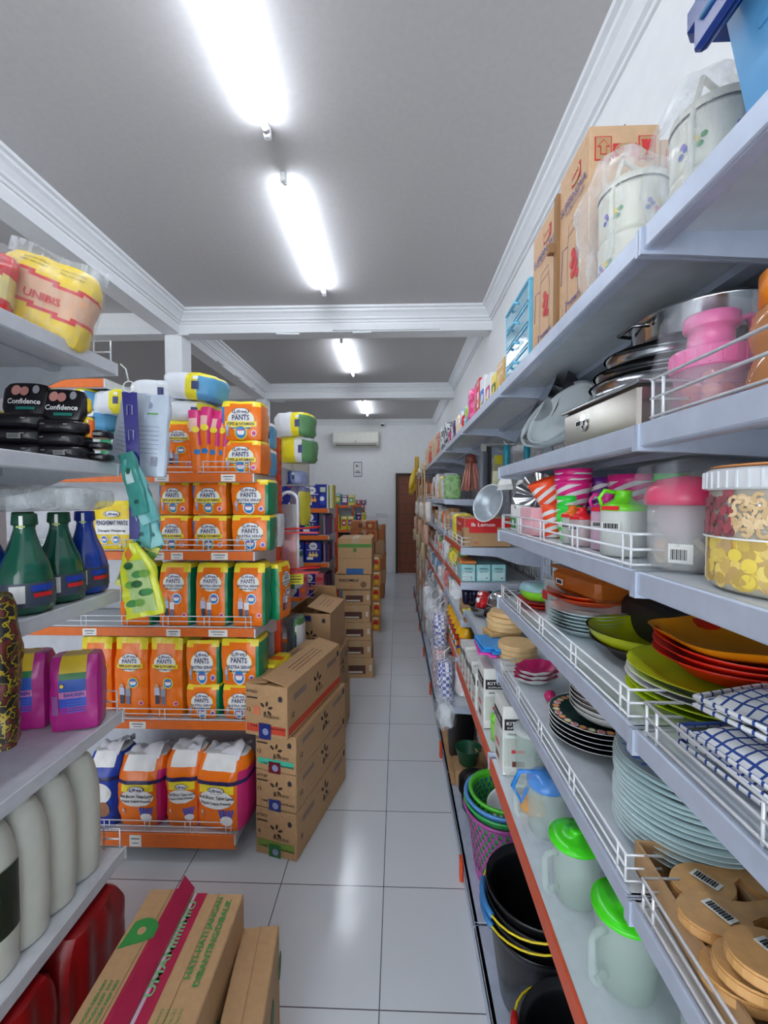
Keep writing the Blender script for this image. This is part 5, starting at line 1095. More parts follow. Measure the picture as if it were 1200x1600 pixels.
for k in range(3): stripecup('green striped white cup, %s in its nested stack' % ('lowest', 'middle', 'top')[k], (.415, 1.045, zc + .022 * k), .03, .062, GG, ph=k)
for k in range(3): stripecup('pink striped white cup stacked on the green ones, %s' % ('lowest', 'middle', 'top')[k], (.425, 1.05, zc + .082 + .014 * k), .044, .06, PG, ph=k)
for k in range(2): stripecup('orange striped white cup %s' % ('standing left of the green stack', 'tilted over the stack at the left')[k], ((.402, 1.115, zc), (.41, 1.13, zc + .075))[k], (.03, .042)[k], (.085, .08)[k], OG, (0, (0, R(-22))[k], 0))
for k, (x, y, c) in enumerate(((.53, 1.0, PG), (.50, 1.07, PUR), (.56, .92, GG), (.50, .93, PG))): stripecup('%s striped cup in the back row of the third shelf' % ('wide pink', 'purple', 'green', 'pink')[k], (x, y, zc + .06), .045, .09, c); 
for k, (x, y) in enumerate(((.53, 1.0), (.50, 1.07), (.56, .92), (.50, .93))): stripecup('%s cup under the back row, upside down' % ('pink', 'purple', 'green', 'rosy')[k], (x, y, zc + .059), .036, .057, (PG, PUR, GG, PG)[k], (PI, 0, 0))
m = MB(); rr = .07
m.sheet(lambda u, v: (v * rr * math.cos(2 * PI * u), v * rr * math.sin(2 * PI * u), .006 * math.sin(u * 2 * PI * 12) * v + .02 * v * v), 72, 5, STEEL); o = m.build('steamer_fan', None, (.425, 1.31, zc + .105), (0, R(-72), R(38))); tag(o, 'crinkled silver folding steamer leaning behind the pink box', 'steamer')
def smallbox(name, w, d, h, c, c2, label, loc, rz=0, s='', cat='box', grp=None, sides=('front', 'left')):
    m = MB(); m.box((0, 0, h / 2), (w, d, h), c, ch=.001)
    for sd in sides:
        T = fc(sd, w, d, h); ww = w if sd == 'front' else d
        q2(m, T, 0, h * .3, ww * .8, h * .4, c2); dc(m, T, 0, h * .3, min(ww, h) * .14, c, z=.002)
        if s: q2(m, T, 0, h * .8, ww * .8, h * .18, INK); tx(m, T, 0, h * .8, h * .1, s, LW, w=ww * .7, z=.003)
    o = m.build(name, None, loc, rz); return tag(o, label, cat, grp)
m = MB(); 
smallbox('mug_box', .09, .1, .075, M((232, 180, 190), .5), M((236, 196, 204), .5), 'pink speckled mug box on the third shelf behind the cups', (.40, 1.195, zc)); smallbox('mug_box', .07, .05, .075, LW, M((220, 222, 226), .5), 'white mug box left of the pink one', (.395, 1.275, zc)); smallbox('mug_box', .07, .07, .08, LW, M((50, 140, 70), .5), 'white and green box at the far end of the third shelf', (.40, 1.352, zc), s='')
# ---- fourth shelf
zd = ZR['d'] + .002
LIMEP = M((196, 220, 30), .3); REDP = M((220, 44, 20), .3); ORP = M((232, 150, 20), .3); PALE = M((206, 224, 226), .25); WHP = M((230, 232, 230), .25); OLI = M((176, 186, 20), .28); DBR = M((44, 30, 24), .35)
def plates(n, r, h, dz, x, y, z, mats, lab, cat='plate', grp=None, z0=0):
    num = ['lowest', 'second from the bottom', 'third', 'fourth', 'fifth', 'sixth', 'seventh', 'eighth', 'ninth', 'tenth', 'eleventh', 'twelfth', 'thirteenth', 'fourteenth', 'fifteenth', 'sixteenth']
    for k in range(n):
        o = vessel('plate', platep(r, h), .0016, mats[k % len(mats)] if len(mats) < n else mats[k], '%s, %s' % (lab, 'topmost' if k == n - 1 else num[k]), cat, (x + .0015 * math.sin(k * 2), y + .0015 * math.cos(k * 3), z + dz * k), group=grp, n=36)
    return z + dz * n
plates(5, .112, .022, .0095, .475, .655, zd, [LIMEP, LIMEP, WHP, WHP, LIMEP], 'lime or white plate in the near stack under the red bowls', grp='near stack of lime and white plates')
for k in range(3): vessel('shallow_bowl', platep(.098, .03), .002, REDP, 'red shallow bowl on the lime plates, %s' % ('lowest', 'middle', 'top')[k], 'bowl', (.50, .655, zd + .052 + .012 * k), (R(2 * k), 0, 0), 'red bowls on the lime plates', n=36)
m = MB(); prof = platep(.1, .022); vs = []; 
m.sheet(lambda u, v: ((.1 * v * (1 + .07 * math.cos(10 * PI * u) * v)) * math.cos(2 * PI * u), (.1 * v * (1 + .07 * math.cos(10 * PI * u) * v)) * math.sin(2 * PI * u), .028 * v ** 3), 60, 10, ORP)
m.sheet(lambda u, v: ((.1 * v * (1 + .07 * math.cos(10 * PI * u) * v)) * math.cos(-2 * PI * u), (.1 * v * (1 + .07 * math.cos(10 * PI * u) * v)) * math.sin(-2 * PI * u), -.003 + .0285 * v ** 3 + .0025 * v), 60, 10, ORP); o = m.build('flower_plate', None, (.50, .65, zd + .088)); tag(o, 'amber flower shaped plate on top of the red bowls', 'plate')
vessel('deep_plate', platep(.105, .035), .002, DBR, 'dark brown deep plate under the olive bowl', 'plate', (.50, .865, zd), n=36, group=None); vessel('serving_bowl', bowlp(.102, .038, .05), .002, OLI, 'olive yellow wide bowl resting on the dark plate', 'bowl', (.495, .865, zd + .02), n=36)
plates(6, .088, .02, .008, .455, 1.03, zd, [PALE], 'pale blue plate beside the orange stack', grp='pale blue plates'); plates(3, .098, .024, .011, .50, 1.12, zd, [WHP], 'white bowl plate under the orange ones', grp='white plates'); 
for k in range(2): vessel('orange_plate', platep(.108, .022), .002, M((240, 90, 20), .3), 'orange plate under the amber box, %s' % ('lower', 'upper')[k], 'plate', (.50, 1.115, zd + .05 + .01 * k), n=36, group='orange plates')
am = MB(); am.box((0, 0, .03), (.15, .19, .06), clear((176, 92, 30), .88), ch=.012, taper=(1.06, 1.04)); o = am.build('amber_box', None, (.515, 1.09, zd + .075), R(10)); tag(o, 'amber translucent lidded box standing on the orange plates', 'food box')
m = MB(); m.box((0, 0, .063), (.162, .202, .008), M((160, 84, 30), .25), ch=.003); m.build('lid', o); m = MB(); barcode(m, fc('left', .158, .19, .06) @ TR(-.05, .028, .004), .03, .014); m.build('price_sticker', o)
for k, (rr_, c) in enumerate(((.07, REDP), (.07, REDP))): vessel('small_plate', platep(rr_, .014), .0016, c, 'red small plate under the lime container, %s' % ('lower', 'upper')[k], 'plate', (.425, 1.27, zd + .008 * k), group='small red plates')
gc = empty('food_container', (.425, 1.275, zd + .022), 0, 'round lime container with a clear lid at the far end of the fourth shelf', 'food container')
m = MB(); m.cup(bowlp(.058, .03, .04), .002, M((130, 214, 50), .3), 30); m.build('container_body', gc); m = MB(); m.lathe([(.06, .028), (.062, .034), (.05, .046), (.0001, .048)], clear((170, 210, 226), .6), 30); m.build('lid', gc)
m = MB(); m.cup([(.026, 0), (.028, .004), (.034, .1)], .0015, clear((220, 226, 226), .35), 24); o = m.build('clear_cup', None, (.44, 1.19, zd)); tag(o, 'tall clear plastic cup with a red sticker on the fourth shelf', 'cup'); m = MB(); q2(m, TR(-.032, -.004, .055, rz=-1.3) @ FRONT, 0, 0, .02, .024, M((190, 40, 50), .4)); m.build('sticker', o)
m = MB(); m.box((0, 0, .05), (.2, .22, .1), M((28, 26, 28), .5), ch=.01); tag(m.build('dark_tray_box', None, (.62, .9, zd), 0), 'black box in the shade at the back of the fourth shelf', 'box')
# towels
def cloth(name, w, d, label, loc, rot, seed, c1=(236, 238, 240), c2=(40, 74, 150), layers=3, step=.0105):
    mat = bpy.data.materials.new('check_cloth'); mat.use_nodes = True; nt = mat.node_tree; b = nt.nodes['Principled BSDF']; b.inputs['Roughness'].default_value = .9
    tc = nt.nodes.new('ShaderNodeTexCoord'); br = nt.nodes.new('ShaderNodeTexBrick'); br.offset = 0
    br.inputs['Scale'].default_value = 1; br.inputs['Brick Width'].default_value = .017; br.inputs['Row Height'].default_value = .014; br.inputs['Mortar Size'].default_value = .0016; br.inputs['Mortar Smooth'].default_value = .1
    br.inputs['Color1'].default_value = (*[lin(q) for q in c1], 1); br.inputs['Color2'].default_value = (*[lin(q) * .92 for q in c1], 1); br.inputs['Mortar'].default_value = (*[lin(q) for q in c2], 1)
    nt.links.new(tc.outputs['Object'], br.inputs[0]); nt.links.new(br.outputs[0], b.inputs[0])
    m = MB()
    def f(u, v, s, zz): x = (u - .5) * w; y = (v - .5) * d; e = min(u, 1 - u, v, 1 - v) * 8; return (x + .004 * nz(v * 4, seed, 0), y + .005 * nz(u * 4, seed + 2, 0), zz + s * .5 * step * layers * min(1, e) * .9 + (.004 * nz(u * 5, v * 5, seed) if s > 0 else 0) + .5 * step * layers)
    m.sheet(lambda u, v: f(u, v, 1, 0), 20, 20, mat); m.sheet(lambda u, v: f(1 - u, v, -1, 0), 20, 20, mat)
    for k in range(layers - 1): m.tube([(-w / 2, -d / 2 + .0, step * (k + 1)), (w / 2, -d / 2, step * (k + 1)), (w / 2, d / 2, step * (k + 1)), (-w / 2, d / 2, step * (k + 1))], .0035, mat, 6, closed=True)
    o = m.build(name, None, loc, rot); return tag(o, label, 'tea towel', 'checked tea towels on the fourth shelf')
cloth('tea_towel', .22, .13, 'blue and white checked towel folded on top of the towel pile', (.49, .50, zd + .055), (0, 0, R(18)), 1)
cloth('tea_towel', .24, .17, 'blue and white checked towel lowest in the pile, sticking out at the front', (.485, .47, zd), (0, 0, R(5)), 2, layers=4)
cloth('tea_towel', .2, .15, 'brown and white checked towel nearer the viewer', (.46, .345, zd), (0, 0, R(-8)), 3, c2=(96, 70, 66), layers=3)
cloth('tea_towel', .2, .12, 'white towel with dark blue lines lying on the brown checked one', (.49, .37, zd + .034), (0, 0, R(12)), 4, c2=(50, 56, 90), layers=2)
cloth('tea_towel', .18, .12, 'red and white patterned towel at the lower right edge of the fourth shelf', (.44, .21, zd), (0, 0, R(5)), 5, c2=(190, 60, 60), layers=3)
# ---- fifth shelf
ze = ZR['e'] + .002
FLO = M((34, 70, 64), .3)
num5 = ('lowest', 'second', 'third', 'fourth', 'topmost')
for k in range(5):
    o = vessel('floral_plate', platep(.102, .02), .0018, FLO if k == 4 else M((40, 52, 52), .35), 'dark green floral plate in the stack under the white rimmed bowls, %s' % num5[k], 'plate', (.465, 1.0, ze + .011 * k), group='dark floral plates', n=40)
    m = MB(); m.lathe([(.1018, .0198), (.1032, .0205), (.1018, .0212)], WHP, 40); m.build('white_rim', o)
    if k == 4:
        m = MB()
        for q in range(16): a = PI + (q - 6) * .21; [dc(m, TR(.087 * math.cos(a), .087 * math.sin(a), .0185, 0, -.45 * 0, a), 0, 0, .0085 - .003 * e, ((232, 232, 230), (230, 120, 110), (210, 170, 80))[e] and M(((232, 232, 230), (230, 110, 120), (226, 190, 90))[(e + q) % 3], .4), z=.0006 * e, n=9) for e in range(2)]
        m.build('flower_print', o)
for k in range(10):
    o = vessel('rimmed_bowl', bowlp(.086, .026, .05), .0018, M((112, 104, 98), .35) if k > 1 else M((196, 196, 192), .3), 'brown grey bowl with a white rim, number %s of ten from the bottom' % ('one', 'two', 'three', 'four', 'five', 'six', 'seven', 'eight', 'nine', 'ten')[k], 'bowl', (.50, 1.0, ze + .055 + .0105 * k), group='white rimmed bowls', n=36)
    m = MB(); m.lathe([(.0888, .0255), (.0905, .0262), (.0888, .027)], WHP, 36); m.build('white_rim', o)
PB = M((216, 232, 234), .22, amt=.02)
for k in range(15):
    o = vessel('pale_plate', platep(.108, .022), .0018, PB, 'pale blue fluted plate in the tall near stack, number %d counted from the bottom' % (k + 1), 'plate', (.475 + .002 * math.sin(k), .70 + .002 * math.cos(k * 2), ze + .0088 * k), group='pale blue fluted plates', n=40, wob=.004)
    if k == 14:
        m = MB()
        for q in range(7): a = PI + .5 - q * .2; dc(m, TR(.092 * math.cos(a), .092 * math.sin(a), .0225, 0, 0, a + 1.57), 0, 0, .008, M((90, 120, 190), .4), sx=.45, n=9); dc(m, TR(.086 * math.cos(a + .05), .086 * math.sin(a + .05), .0215, 0, 0, a), 0, 0, .005, M((130, 160, 200), .4), n=8)
        m.build('leaf_print', o)
MAGD = M((206, 40, 110), .3)
def shell(label, x, y, z, s=1, rz=0):
    m = MB(); f1 = lambda u, v: (.07 * s * v * (1 + .06 * math.cos(16 * PI * u)) * math.cos(2 * PI * u), .05 * s * v * (1 + .06 * math.cos(16 * PI * u)) * math.sin(2 * PI * u), .026 * v ** 2.5)
    m.sheet(f1, 64, 6, MAGD); m.sheet(lambda u, v: tuple(Vector(f1(1 - u, v)) + Vector((0, 0, -.002 * (1.01 - v) - .0005))), 64, 6, WHP); o = m.build('shell_dish', None, (x, y, z), rz); return tag(o, label, 'dish', 'magenta scalloped dishes')
for k in range(3): shell('magenta scalloped oval dish at the far end of the fifth shelf, %s' % ('lowest', 'middle', 'top')[k], .425, 1.31 - .006 * k, ze + .0155 * k, 1, .3 + .1 * k)
m = MB(); m.lathe([(.0001, -.016), (.012, -.012), (.017, 0), (.012, .012), (.0001, .016)], MAGD, 16); tag(m.build('pink_pot', None, (.425, 1.185, ze + .016)), 'small round magenta pot between the scalloped dishes and the bowls', 'pot'); 
# tray of brushes
WOODB = M((206, 156, 96), .4, kind='wood', amt=.14, scale=40); WOODD = M((180, 126, 70), .45, kind='wood', amt=.14, scale=40)
tr = empty('cardboard_tray', (.475, .42, ze), R(-3), 'open brown cardboard tray of wooden brushes at the lower right', 'cardboard tray')
m = MB(); w, d, h, t = .25, .44, .045, .004; m.box((0, 0, t / 2), (w, d, t), CARDD); 
for sx in (-1, 1): m.box((sx * (w - t) / 2, 0, h / 2), (t, d, h), CARD); m.box((0, sx * (d - t) / 2, h / 2), (w - 2 * t, t, h), CARD)
m.box((.03, .15, .03), (.1, .08, .02), CARD); m.build('tray_body', tr)
def brush(label, x, y, z, rz, s=1, tilt=0):
    t = empty('wooden_brush', (x, y, z), (R(tilt), R(4), rz), label, 'hair brush', 'wooden brushes in the cardboard tray'); t.scale = (s,) * 3
    pts = arc(0, .03, .034, -1.1, PI + 1.1, 20); pts = [(a * 1.0, b * 1.25 - .01) for a, b in pts]
    pts = pts + [(-.011, -.03), (-.013, -.075), (-.008, -.095), (.008, -.095), (.013, -.075), (.011, -.03)]
    m = MB(); m.prism([(a * .97, b * .985) for a, b in pts], .003, WOODB, z0=.011); m.prism(pts, .009, WOODB, z0=.002); m.prism([(a * .97, b * .985) for a, b in pts], .002, WOODD); m.build('brush_body', t)
    m = MB(); m.lathe([(.0001, -.004), (.022, -.003), (.026, 0), (.0001, 0)], BLACK, 20, TR(0, .028, 0), sy=1.2)
    m.build('cushion', t)
    m = MB(); barcode(m, TR(0, .02, .0142, rz=.2), .034, .016); m.build('barcode_sticker', t); return t
for k, (x, y, z, rz, s, tl) in enumerate(((.44, .585, .03, 1.9, 1, 0), (.53, .60, .03, 2.2, 1, 2), (.415, .525, .04, 1.75, 1.0, 4), (.52, .51, .034, 1.6, 1, 0), (.405, .46, .03, 1.5, 1.0, 2), (.41, .452, .052, 1.62, 1.0, 3), (.415, .445, .074, 1.7, 1.0, 4), (.42, .37, .04, 1.5, 1.0, 0), (.425, .37, .062, 1.66, 1.0, 3), (.42, .31, .03, 1.3, 1, 0))):
    brush('wooden oval brush in the cardboard tray, ' + ('at the left end of the tray', 'in the far corner with a white tag', 'overlapping the left pair with a barcode', 'against the back side', 'lowest of the middle pile', 'second of the middle pile', 'top of the middle pile', 'lower of the near pair', 'upper of the near pair', 'nearest the viewer')[k], x, y, ze + z, rz, s, tl)
# ---- sixth shelf: jugs and boxed kitchen things
zf = ZR['f'] + .012
LIDG = M((70, 220, 30), .22); JUG = clear((210, 230, 220), .2, .3)
def jug(label, loc, rz, r, h, lid, style=0, grp='lidded jugs on the sixth shelf'):
    t = empty('lidded_jug', loc, rz, label, 'jug', grp)
    m = MB(); m.cup([(r * .8, 0), (r * .9, .005), (r * .96, h * .45), (r, h * .8), (r * 1.03, h * .95)], .002, JUG, 36); m.build('jug_body', t)
    m = MB(); m.tube([(-r * .97, 0, h * .82), (-r * 1.5, 0, h * .84), (-r * 1.62, 0, h * .76), (-r * 1.58, 0, h * .3), (-r * 1.45, 0, h * .22), (-r * .92, 0, h * .26)], .0065, JUG, 8); m.build('handle', t)
    m = MB(); 
    if style == 0: m.lathe([(r * 1.05, h * .93), (r * 1.08, h * .95), (r * 1.07, h * .99), (r * .7, h * 1.03), (r * .25, h * 1.04), (r * .24, h * 1.1), (r * .2, h * 1.12), (.0001, h * 1.12)], lid, 36, sx=1.06)
    else: m.lathe([(r * 1.03, h * .93), (r * 1.05, h * .99), (r * .8, h * 1.1), (r * .4, h * 1.16), (.0001, h * 1.17)], lid, 32); m.tube([(-r * .2, 0, h * 1.15), (-r * 1.4, 0, h * 1.12), (-r * 1.75, 0, h * .8), (-r * 1.3, 0, h * .5), (-r * 1.0, 0, h * .8)], .006, lid, 8)
    m.build('lid', t); return t
jug('frosted jug with a bright green lid, nearer one beside the silver bracket', (.405, .745, zf), R(25), .052, .14, LIDG)
jug('frosted jug with a bright green round lid, farther one', (.385, .91, zf), R(20), .05, .13, LIDG)
o = jug('clear jug with a glossy blue lid and handle wrapped in film', (.385, 1.09, zf), R(-10), .048, .13, M((40, 130, 214), .15), 1); filmbag(o, .13, .12, .16, 33, a=.12, top=.1)
jug('tall clear jug without a coloured lid beside the kitchen boxes', (.39, 1.235, zf), R(-5), .045, .19, clear((220, 226, 226), .5)); jug('second tall clear jug behind the first', (.49, 1.27, zf), R(-25), .045, .18, clear((220, 226, 226), .5)); 
m = MB(); m.lathe([(.0001, 0), (.034, 0), (.036, .002), (.03, .02), (.0001, .022)], M((226, 160, 60), .5), 18); tag(m.build('orange_pad', None, (.375, 1.165, zf)), 'small orange pad in film behind the blue lidded jug', 'pad')
KP = M((226, 226, 222), .5); KB_ = 'white boxes of kitchen containers'
def kbox(label, loc, w, d, h, rz=0, part='KITCHEN'):
    m = MB(); m.box((0, 0, h / 2), (w, d, h), KP, ch=.0015)
    for sd in ('front', 'left'):
        T = fc(sd, w, d, h); ww = w if sd == 'front' else d
        q2(m, T, 0, h * .74, ww * .9, h * .16, INK); tx(m, T, -ww * .02, h * .76, h * .07, part, LW, w=ww * .74, z=.003); tx(m, T, 0, h * .695, h * .035, 'SUPPLIES SERIES', LW, w=ww * .74, z=.003)
        tx(m, T, -ww * .1, h * .6, h * .04, 'HIGH QUALITY', INK, w=ww * .5); q2(m, T, 0, h * .34, ww * .9, h * .4, M((200, 204, 196), .5), z=.0008)
        q2(m, T, -ww * .02, h * .24, ww * .4, h * .2, M((196, 206, 206), .4), z=.0016); q2(m, T, -ww * .02, h * .17, ww * .38, h * .08, M((110, 60, 40), .5), z=.0024); q2(m, T, -ww * .02, h * .35, ww * .42, h * .045, M((220, 70, 80), .4), z=.0024)
    o = m.build('kitchen_box', None, loc, rz); return tag(o, label, 'box', KB_)
kbox('white box printed KITCHEN with a black band, farther and larger', (.375, 1.60, zf + .016), .12, .11, .22); kbox('white box printed KITCHEN partly behind the shelf, nearer', (.375, 1.36, zf), .1, .11, .215)
lg = empty('lime_bottle', (.345, 1.48, zf + .015), 0, 'small lime green bottle between the two KITCHEN boxes', 'bottle'); m = MB(); m.lathe([(.0001, 0), (.018, 0), (.02, .05), (.016, .06), (.0001, .062)], clear((160, 230, 90), .7), 18); m.build('body', lg); m = MB(); m.lathe([(.0001, .06), (.018, .06), (.018, .085), (.0001, .087)], LIME, 18); m.build('lid', lg)
bg_ = empty('film_bundle', (.47, .50, zf), 0, 'clear film bundle on the sixth shelf at the bottom edge of the photo', 'plastic bundle'); filmbag(bg_, .17, .2, .2, 60, a=.3, top=.5); m = MB(); m.lathe([(.0001, 0), (.05, 0), (.055, .12), (.0001, .12)], clear((214, 220, 220), .3), 24); m.build('container', bg_)
for k in range(5):
    kb = kbox('small white and purple kitchen box on the sixth shelf, %s toward the door' % ('first', 'second', 'third', 'fourth', 'fifth')[k], (.365, 1.715 + .085 * k, .662), .11, .075, .15 + .015 * (k % 2), part='KITCHEN')
# ---- base deck
zg = .077
def basket(label, x, y, z, r0, r, h, c, rimc=None, grp=None, holes=True):
    n = 60; L = 12; m = MB(); vs = []; fs = []
    for k in range(L + 1):
        rr = r0 + (r - r0) * (k / L)
        for i in range(n): a = 2 * PI * i / n; vs.append((rr * math.cos(a), rr * math.sin(a), h * k / L))
    for k in range(L):
        for i in range(n):
            if holes and 1 < k < L - 1 and (i + (k % 2)) % 2 == 0: 
                continue
            j = (i + 1) % n; fs.append((k * n + i, k * n + j, k * n + n + j, k * n + n + i))
    m.add(vs, fs, c, True); m.lathe([(.0001, 0), (r0, 0), (r0, .003), (.0001, .003)], c, 40)
    for k in range(2, L): m.tube([((r0 + (r - r0) * k / L) * math.cos(2 * PI * i / 40), (r0 + (r - r0) * k / L) * math.sin(2 * PI * i / 40), h * k / L) for i in range(40)], .0016, c, 4, closed=True)
    o = m.build('laundry_basket', None, (x, y, z)); tag(o, label, 'laundry basket', grp)
    m = MB(); m.lathe([(r - .002, h - .012), (r + .006, h - .012), (r + .014, h - .002), (r + .012, h + .004), (r - .001, h), (r - .002, h - .012)], rimc or c, 48); m.build('rim', o); return o
MAUV = M((176, 84, 160), .4)
basket('mauve laundry basket on the bottom deck', .395, 1.60, zg, .095, .128, .262, MAUV, grp='nested laundry baskets'); basket('lower green basket nested in the mauve one', .395, 1.60, zg + .03, .093, .127, .257, M((60, 170, 90), .35), grp='nested laundry baskets', holes=False)
basket('sky blue basket nested above the lower green one', .395, 1.60, zg + .052, .092, .126, .255, M((90, 150, 220), .35), grp='nested laundry baskets', holes=False); basket('bright green basket topmost of the nested laundry baskets', .398, 1.60, zg + .078, .08, .112, .245, M((84, 190, 50), .35), grp='nested laundry baskets')
vessel('white_basin', [(.04, 0), (.055, .02), (.068, .1), (.072, .104)], .003, WHITE, 'white oval basin standing inside the nested baskets', 'basin', (.43, 1.58, zg + .2), (R(8), R(-14), 0), sx=1)
BKT = M((24, 24, 27), .3)
def bucket(label, x, y, z, r, h, grip, grp, handle=True, lift=0):
    t = empty('bucket', (x, y, z), 0, label, 'bucket', grp)
    m = MB(); m.cup([(r * .74, 0), (r * .76, .006), (r * .97, h * .86), (r * .985, h * .96), (r * 1.06, h * .97), (r * 1.06, h)], .002, BKT, 44); m.build('bucket_body', t)
    if handle:
        YW = M((232, 206, 30), .4); P = [(r * 1.13 * math.cos(a), r * 1.13 * math.sin(a), h * .93 - (.03 - lift * 1.6) * math.sin(a - PI / 2)) for a in [PI / 2 + PI * k / 16 for k in range(17)]]
        m = MB(); m.tube(P, .003, YW, 6); m.build('wire_handle', t); m = MB(); m.tube(P[6:11], .0085, grip, 8); m.build('hand_grip', t)
    return t
BG = M((50, 120, 180), .35)
for k in range(4): bucket('black bucket of the nested stack in front of the mauve basket, %s' % ('lowest', 'second', 'third', 'topmost')[k], .40, 1.2, zg + .03 * k, .135, .24, BG, 'nested black buckets', k > 1)
bucket('black bucket with a red grip at the bottom edge of the photo', .40, .88, zg, .13, .235, M((206, 30, 30), .35), 'near black bucket', True, .05); bucket('second black bucket inside the red gripped one', .40, .88, zg + .028, .13, .235, BG, 'near black bucket', False)
for k in range(3): vessel('black_bin', [(.062, 0), (.066, .004), (.08, .24), (.083, .242), (.083, .262), (.086, .264)], .001, BKT, 'black ribbed waste bin in the nested pile on the bottom deck, %s' % ('lowest', 'middle', 'top')[k], 'waste bin', (.355, 2.36, zg + .021 * k), group='nested black waste bins')
vessel('green_pot', [(.04, 0), (.045, .003), (.062, .08), (.066, .082)], .003, M((20, 84, 56), .35), 'dark green plant pot between the black bins and the pan lids', 'plant pot', (.36, 2.15, zg + .08)); m = MB(); m.box((0, 0, .04), (.14, .12, .078), CARD); tag(m.build('low_carton', None, (.36, 2.15, zg)), 'low brown carton under the dark green pot', 'box')
for k in range(3):
    o = vessel('pan_lid', platep(.085, .02), .002, BKT, 'black pan lid on the bottom deck, %s' % ('lowest', 'middle', 'top')[k], 'pan lid', (.37, 1.95, zg + .1 + .024 * k), (R(180), 0, 0), 'black pan lids on the bottom deck')
m = MB(); m.lathe([(.0001, 0), (.07, 0), (.075, .08), (.0001, .08)], BKT, 28); tag(m.build('black_pan', None, (.37, 1.95, zg)), 'black pan under the pan lids on the bottom deck', 'pan')
for k in range(5): vessel('white_cup', [(.022, 0), (.026, .004), (.034, .045), (.036, .046)], .001, WHP, 'white ribbed cup in the small stack behind the green pot, %s' % num5[k], 'cup', (.45, 2.2, zg + .14 + .018 * k), (0, 0, 0), group='small white cups on the bottom deck')
m = MB(); m.box((0, 0, .07), (.1, .1, .14), CARD); tag(m.build('low_carton', None, (.45, 2.2, zg - .001)), 'plain carton under the white ribbed cups', 'box')
m = MB(); m.box((0, 0, .0), (.08, .7, .004), CARD); tag(m.build('cardboard_sheet', None, (.31, 2.45, zg + .004)), 'flat cardboard sheet lining the bottom deck beside the bins', 'cardboard sheet')
# ---- third bay: utensils on the mesh, boards and bowls
def dtx(): pass
XB = .722   # face of the mesh back panel
def hang(name, label, cat, loc, build, rot=(0, 0, 0), grp=None):
    m = MB(); build(m); o = m.build(name, None, loc, rot); return tag(o, label, cat, grp)
TEAL = M((20, 130, 150), .4)
def hookbar(y, z, L=.1):
    m = MB(); m.tube([(XB, 0, 0), (XB - L, 0, 0), (XB - L - .008, 0, .012)], .0022, WIRE, 6); o = m.build('display_hook', None, (0, y, z)); return o
hk = 0
HN = iter('first second third fourth fifth sixth seventh eighth ninth tenth eleventh twelfth'.split())
def H(y, z, L, what):
    o = hookbar(y, z, L); tag(o, 'white wire display hook on the mesh carrying ' + what + ', ' + next(HN), 'display hook', 'display hooks on the mesh')
for k, (x, y, z) in enumerate(((.47, 1.86, 1.60), (.55, 1.84, 1.60), (.5, 1.98, 1.58))):
    t = empty('spatula', (x, y, z), R(-50 + 20 * k), 'teal handled utensil hanging below the top shelf, ' + ('nearest with a white blade', 'right of the white bladed one', 'behind the other two')[k], 'spatula', 'teal handled utensils on hooks')
    m = MB(); m.lathe([(.0001, .02), (.014, .022), (.012, .06), (.015, .1), (.013, .13), (.0001, .132)], TEAL, 16); m.build('handle', t)
    m = MB(); m.prism([(-.045, -.04), (.03, -.035), (.02, .02), (.004, .03), (-.004, .03)], .004, LW, FRONT); m.build('blade', t); H(y + .02, z + .14, XB - x, 'a teal handled utensil')
    m = MB(); m.tube([(0, 0, .13), (0, .01, .145), (0, .02, .14)], .002, STEEL, 5); m.build('loop', t)
for k in range(6):
    x, y = .50 + .03 * (k % 3), 1.56 + .05 * k
    t = empty('whisk', (x, y, 1.36), .4 * k, 'wire whisk hanging head down among the others, %s from the viewer' % ('first', 'second', 'third', 'fourth', 'fifth', 'sixth')[k], 'whisk', 'wire whisks hung in a cluster')
    m = MB()
    for q in range(5): a = PI * q / 5; m.tube([(.022 * math.sin(s_) ** .7 * math.cos(a) * (1 if s_ < PI / 2 else 1), .022 * (math.sin(s_) ** .7) * math.sin(a), .0 + .1 * (s_ / PI)) for s_ in [PI * w_ / 8 + .0001 for w_ in range(8)] + [PI - .01]], .0012, STEEL, 4); m.tube([(-.022 * math.sin(s_) ** .7 * math.cos(a), -.022 * math.sin(s_) ** .7 * math.sin(a), .1 * s_ / PI) for s_ in [PI * w_ / 8 + .0001 for w_ in range(8)] + [PI - .01]], .0012, STEEL, 4)
    m.build('wire_head', t); m = MB(); m.tube([(0, 0, .095), (0, 0, .2)], .005, STEELD, 8); m.build('handle', t); H(y, 1.572, XB - x, 'a wire whisk')
    m = MB(); m.tube([(0, 0, .2), (0, 0, .215)], .002, STEEL, 5); m.build('loop', t)
# long grey and dark packs, yellow box pack, pink stick bunch
hang('grey_sleeve', 'long dark grey sleeve hanging upright under the top shelf', 'hanging sleeve', (.47, 2.36, 1.36), lambda m: (m.soft(packfn(.022, .02, .2, .1, .004, 3), (4, 4, 12), M((84, 88, 100), .35)), m.box((0, 0, .42), (.03, .02, .04), M((170, 170, 165), .5)), m.box((.03, .01, .22), (.03, .02, .42), M((46, 44, 50), .4), ch=.006)))
hang('yellow_pack', 'pale pack with a yellow band hanging beside the long grey sleeve', 'hanging pack', (.52, 2.28, 1.45), lambda m: (m.box((0, 0, .1), (.035, .03, .2), M((232, 230, 190), .5), ch=.003), m.box((0, 0, .05), (.0365, .0315, .045), M((236, 190, 20), .4)), m.box((.02, .03, .2), (.06, .02, .16), M((150, 146, 110), .5), ch=.008), m.box((.02, .03, .26), (.045, .022, .05), M((190, 176, 30), .5), ch=.004)))
H(2.31, 1.755, XB - .54, 'the pale pack with a yellow band'); H(2.36, 1.80, XB - .47, 'the long grey sleeve')
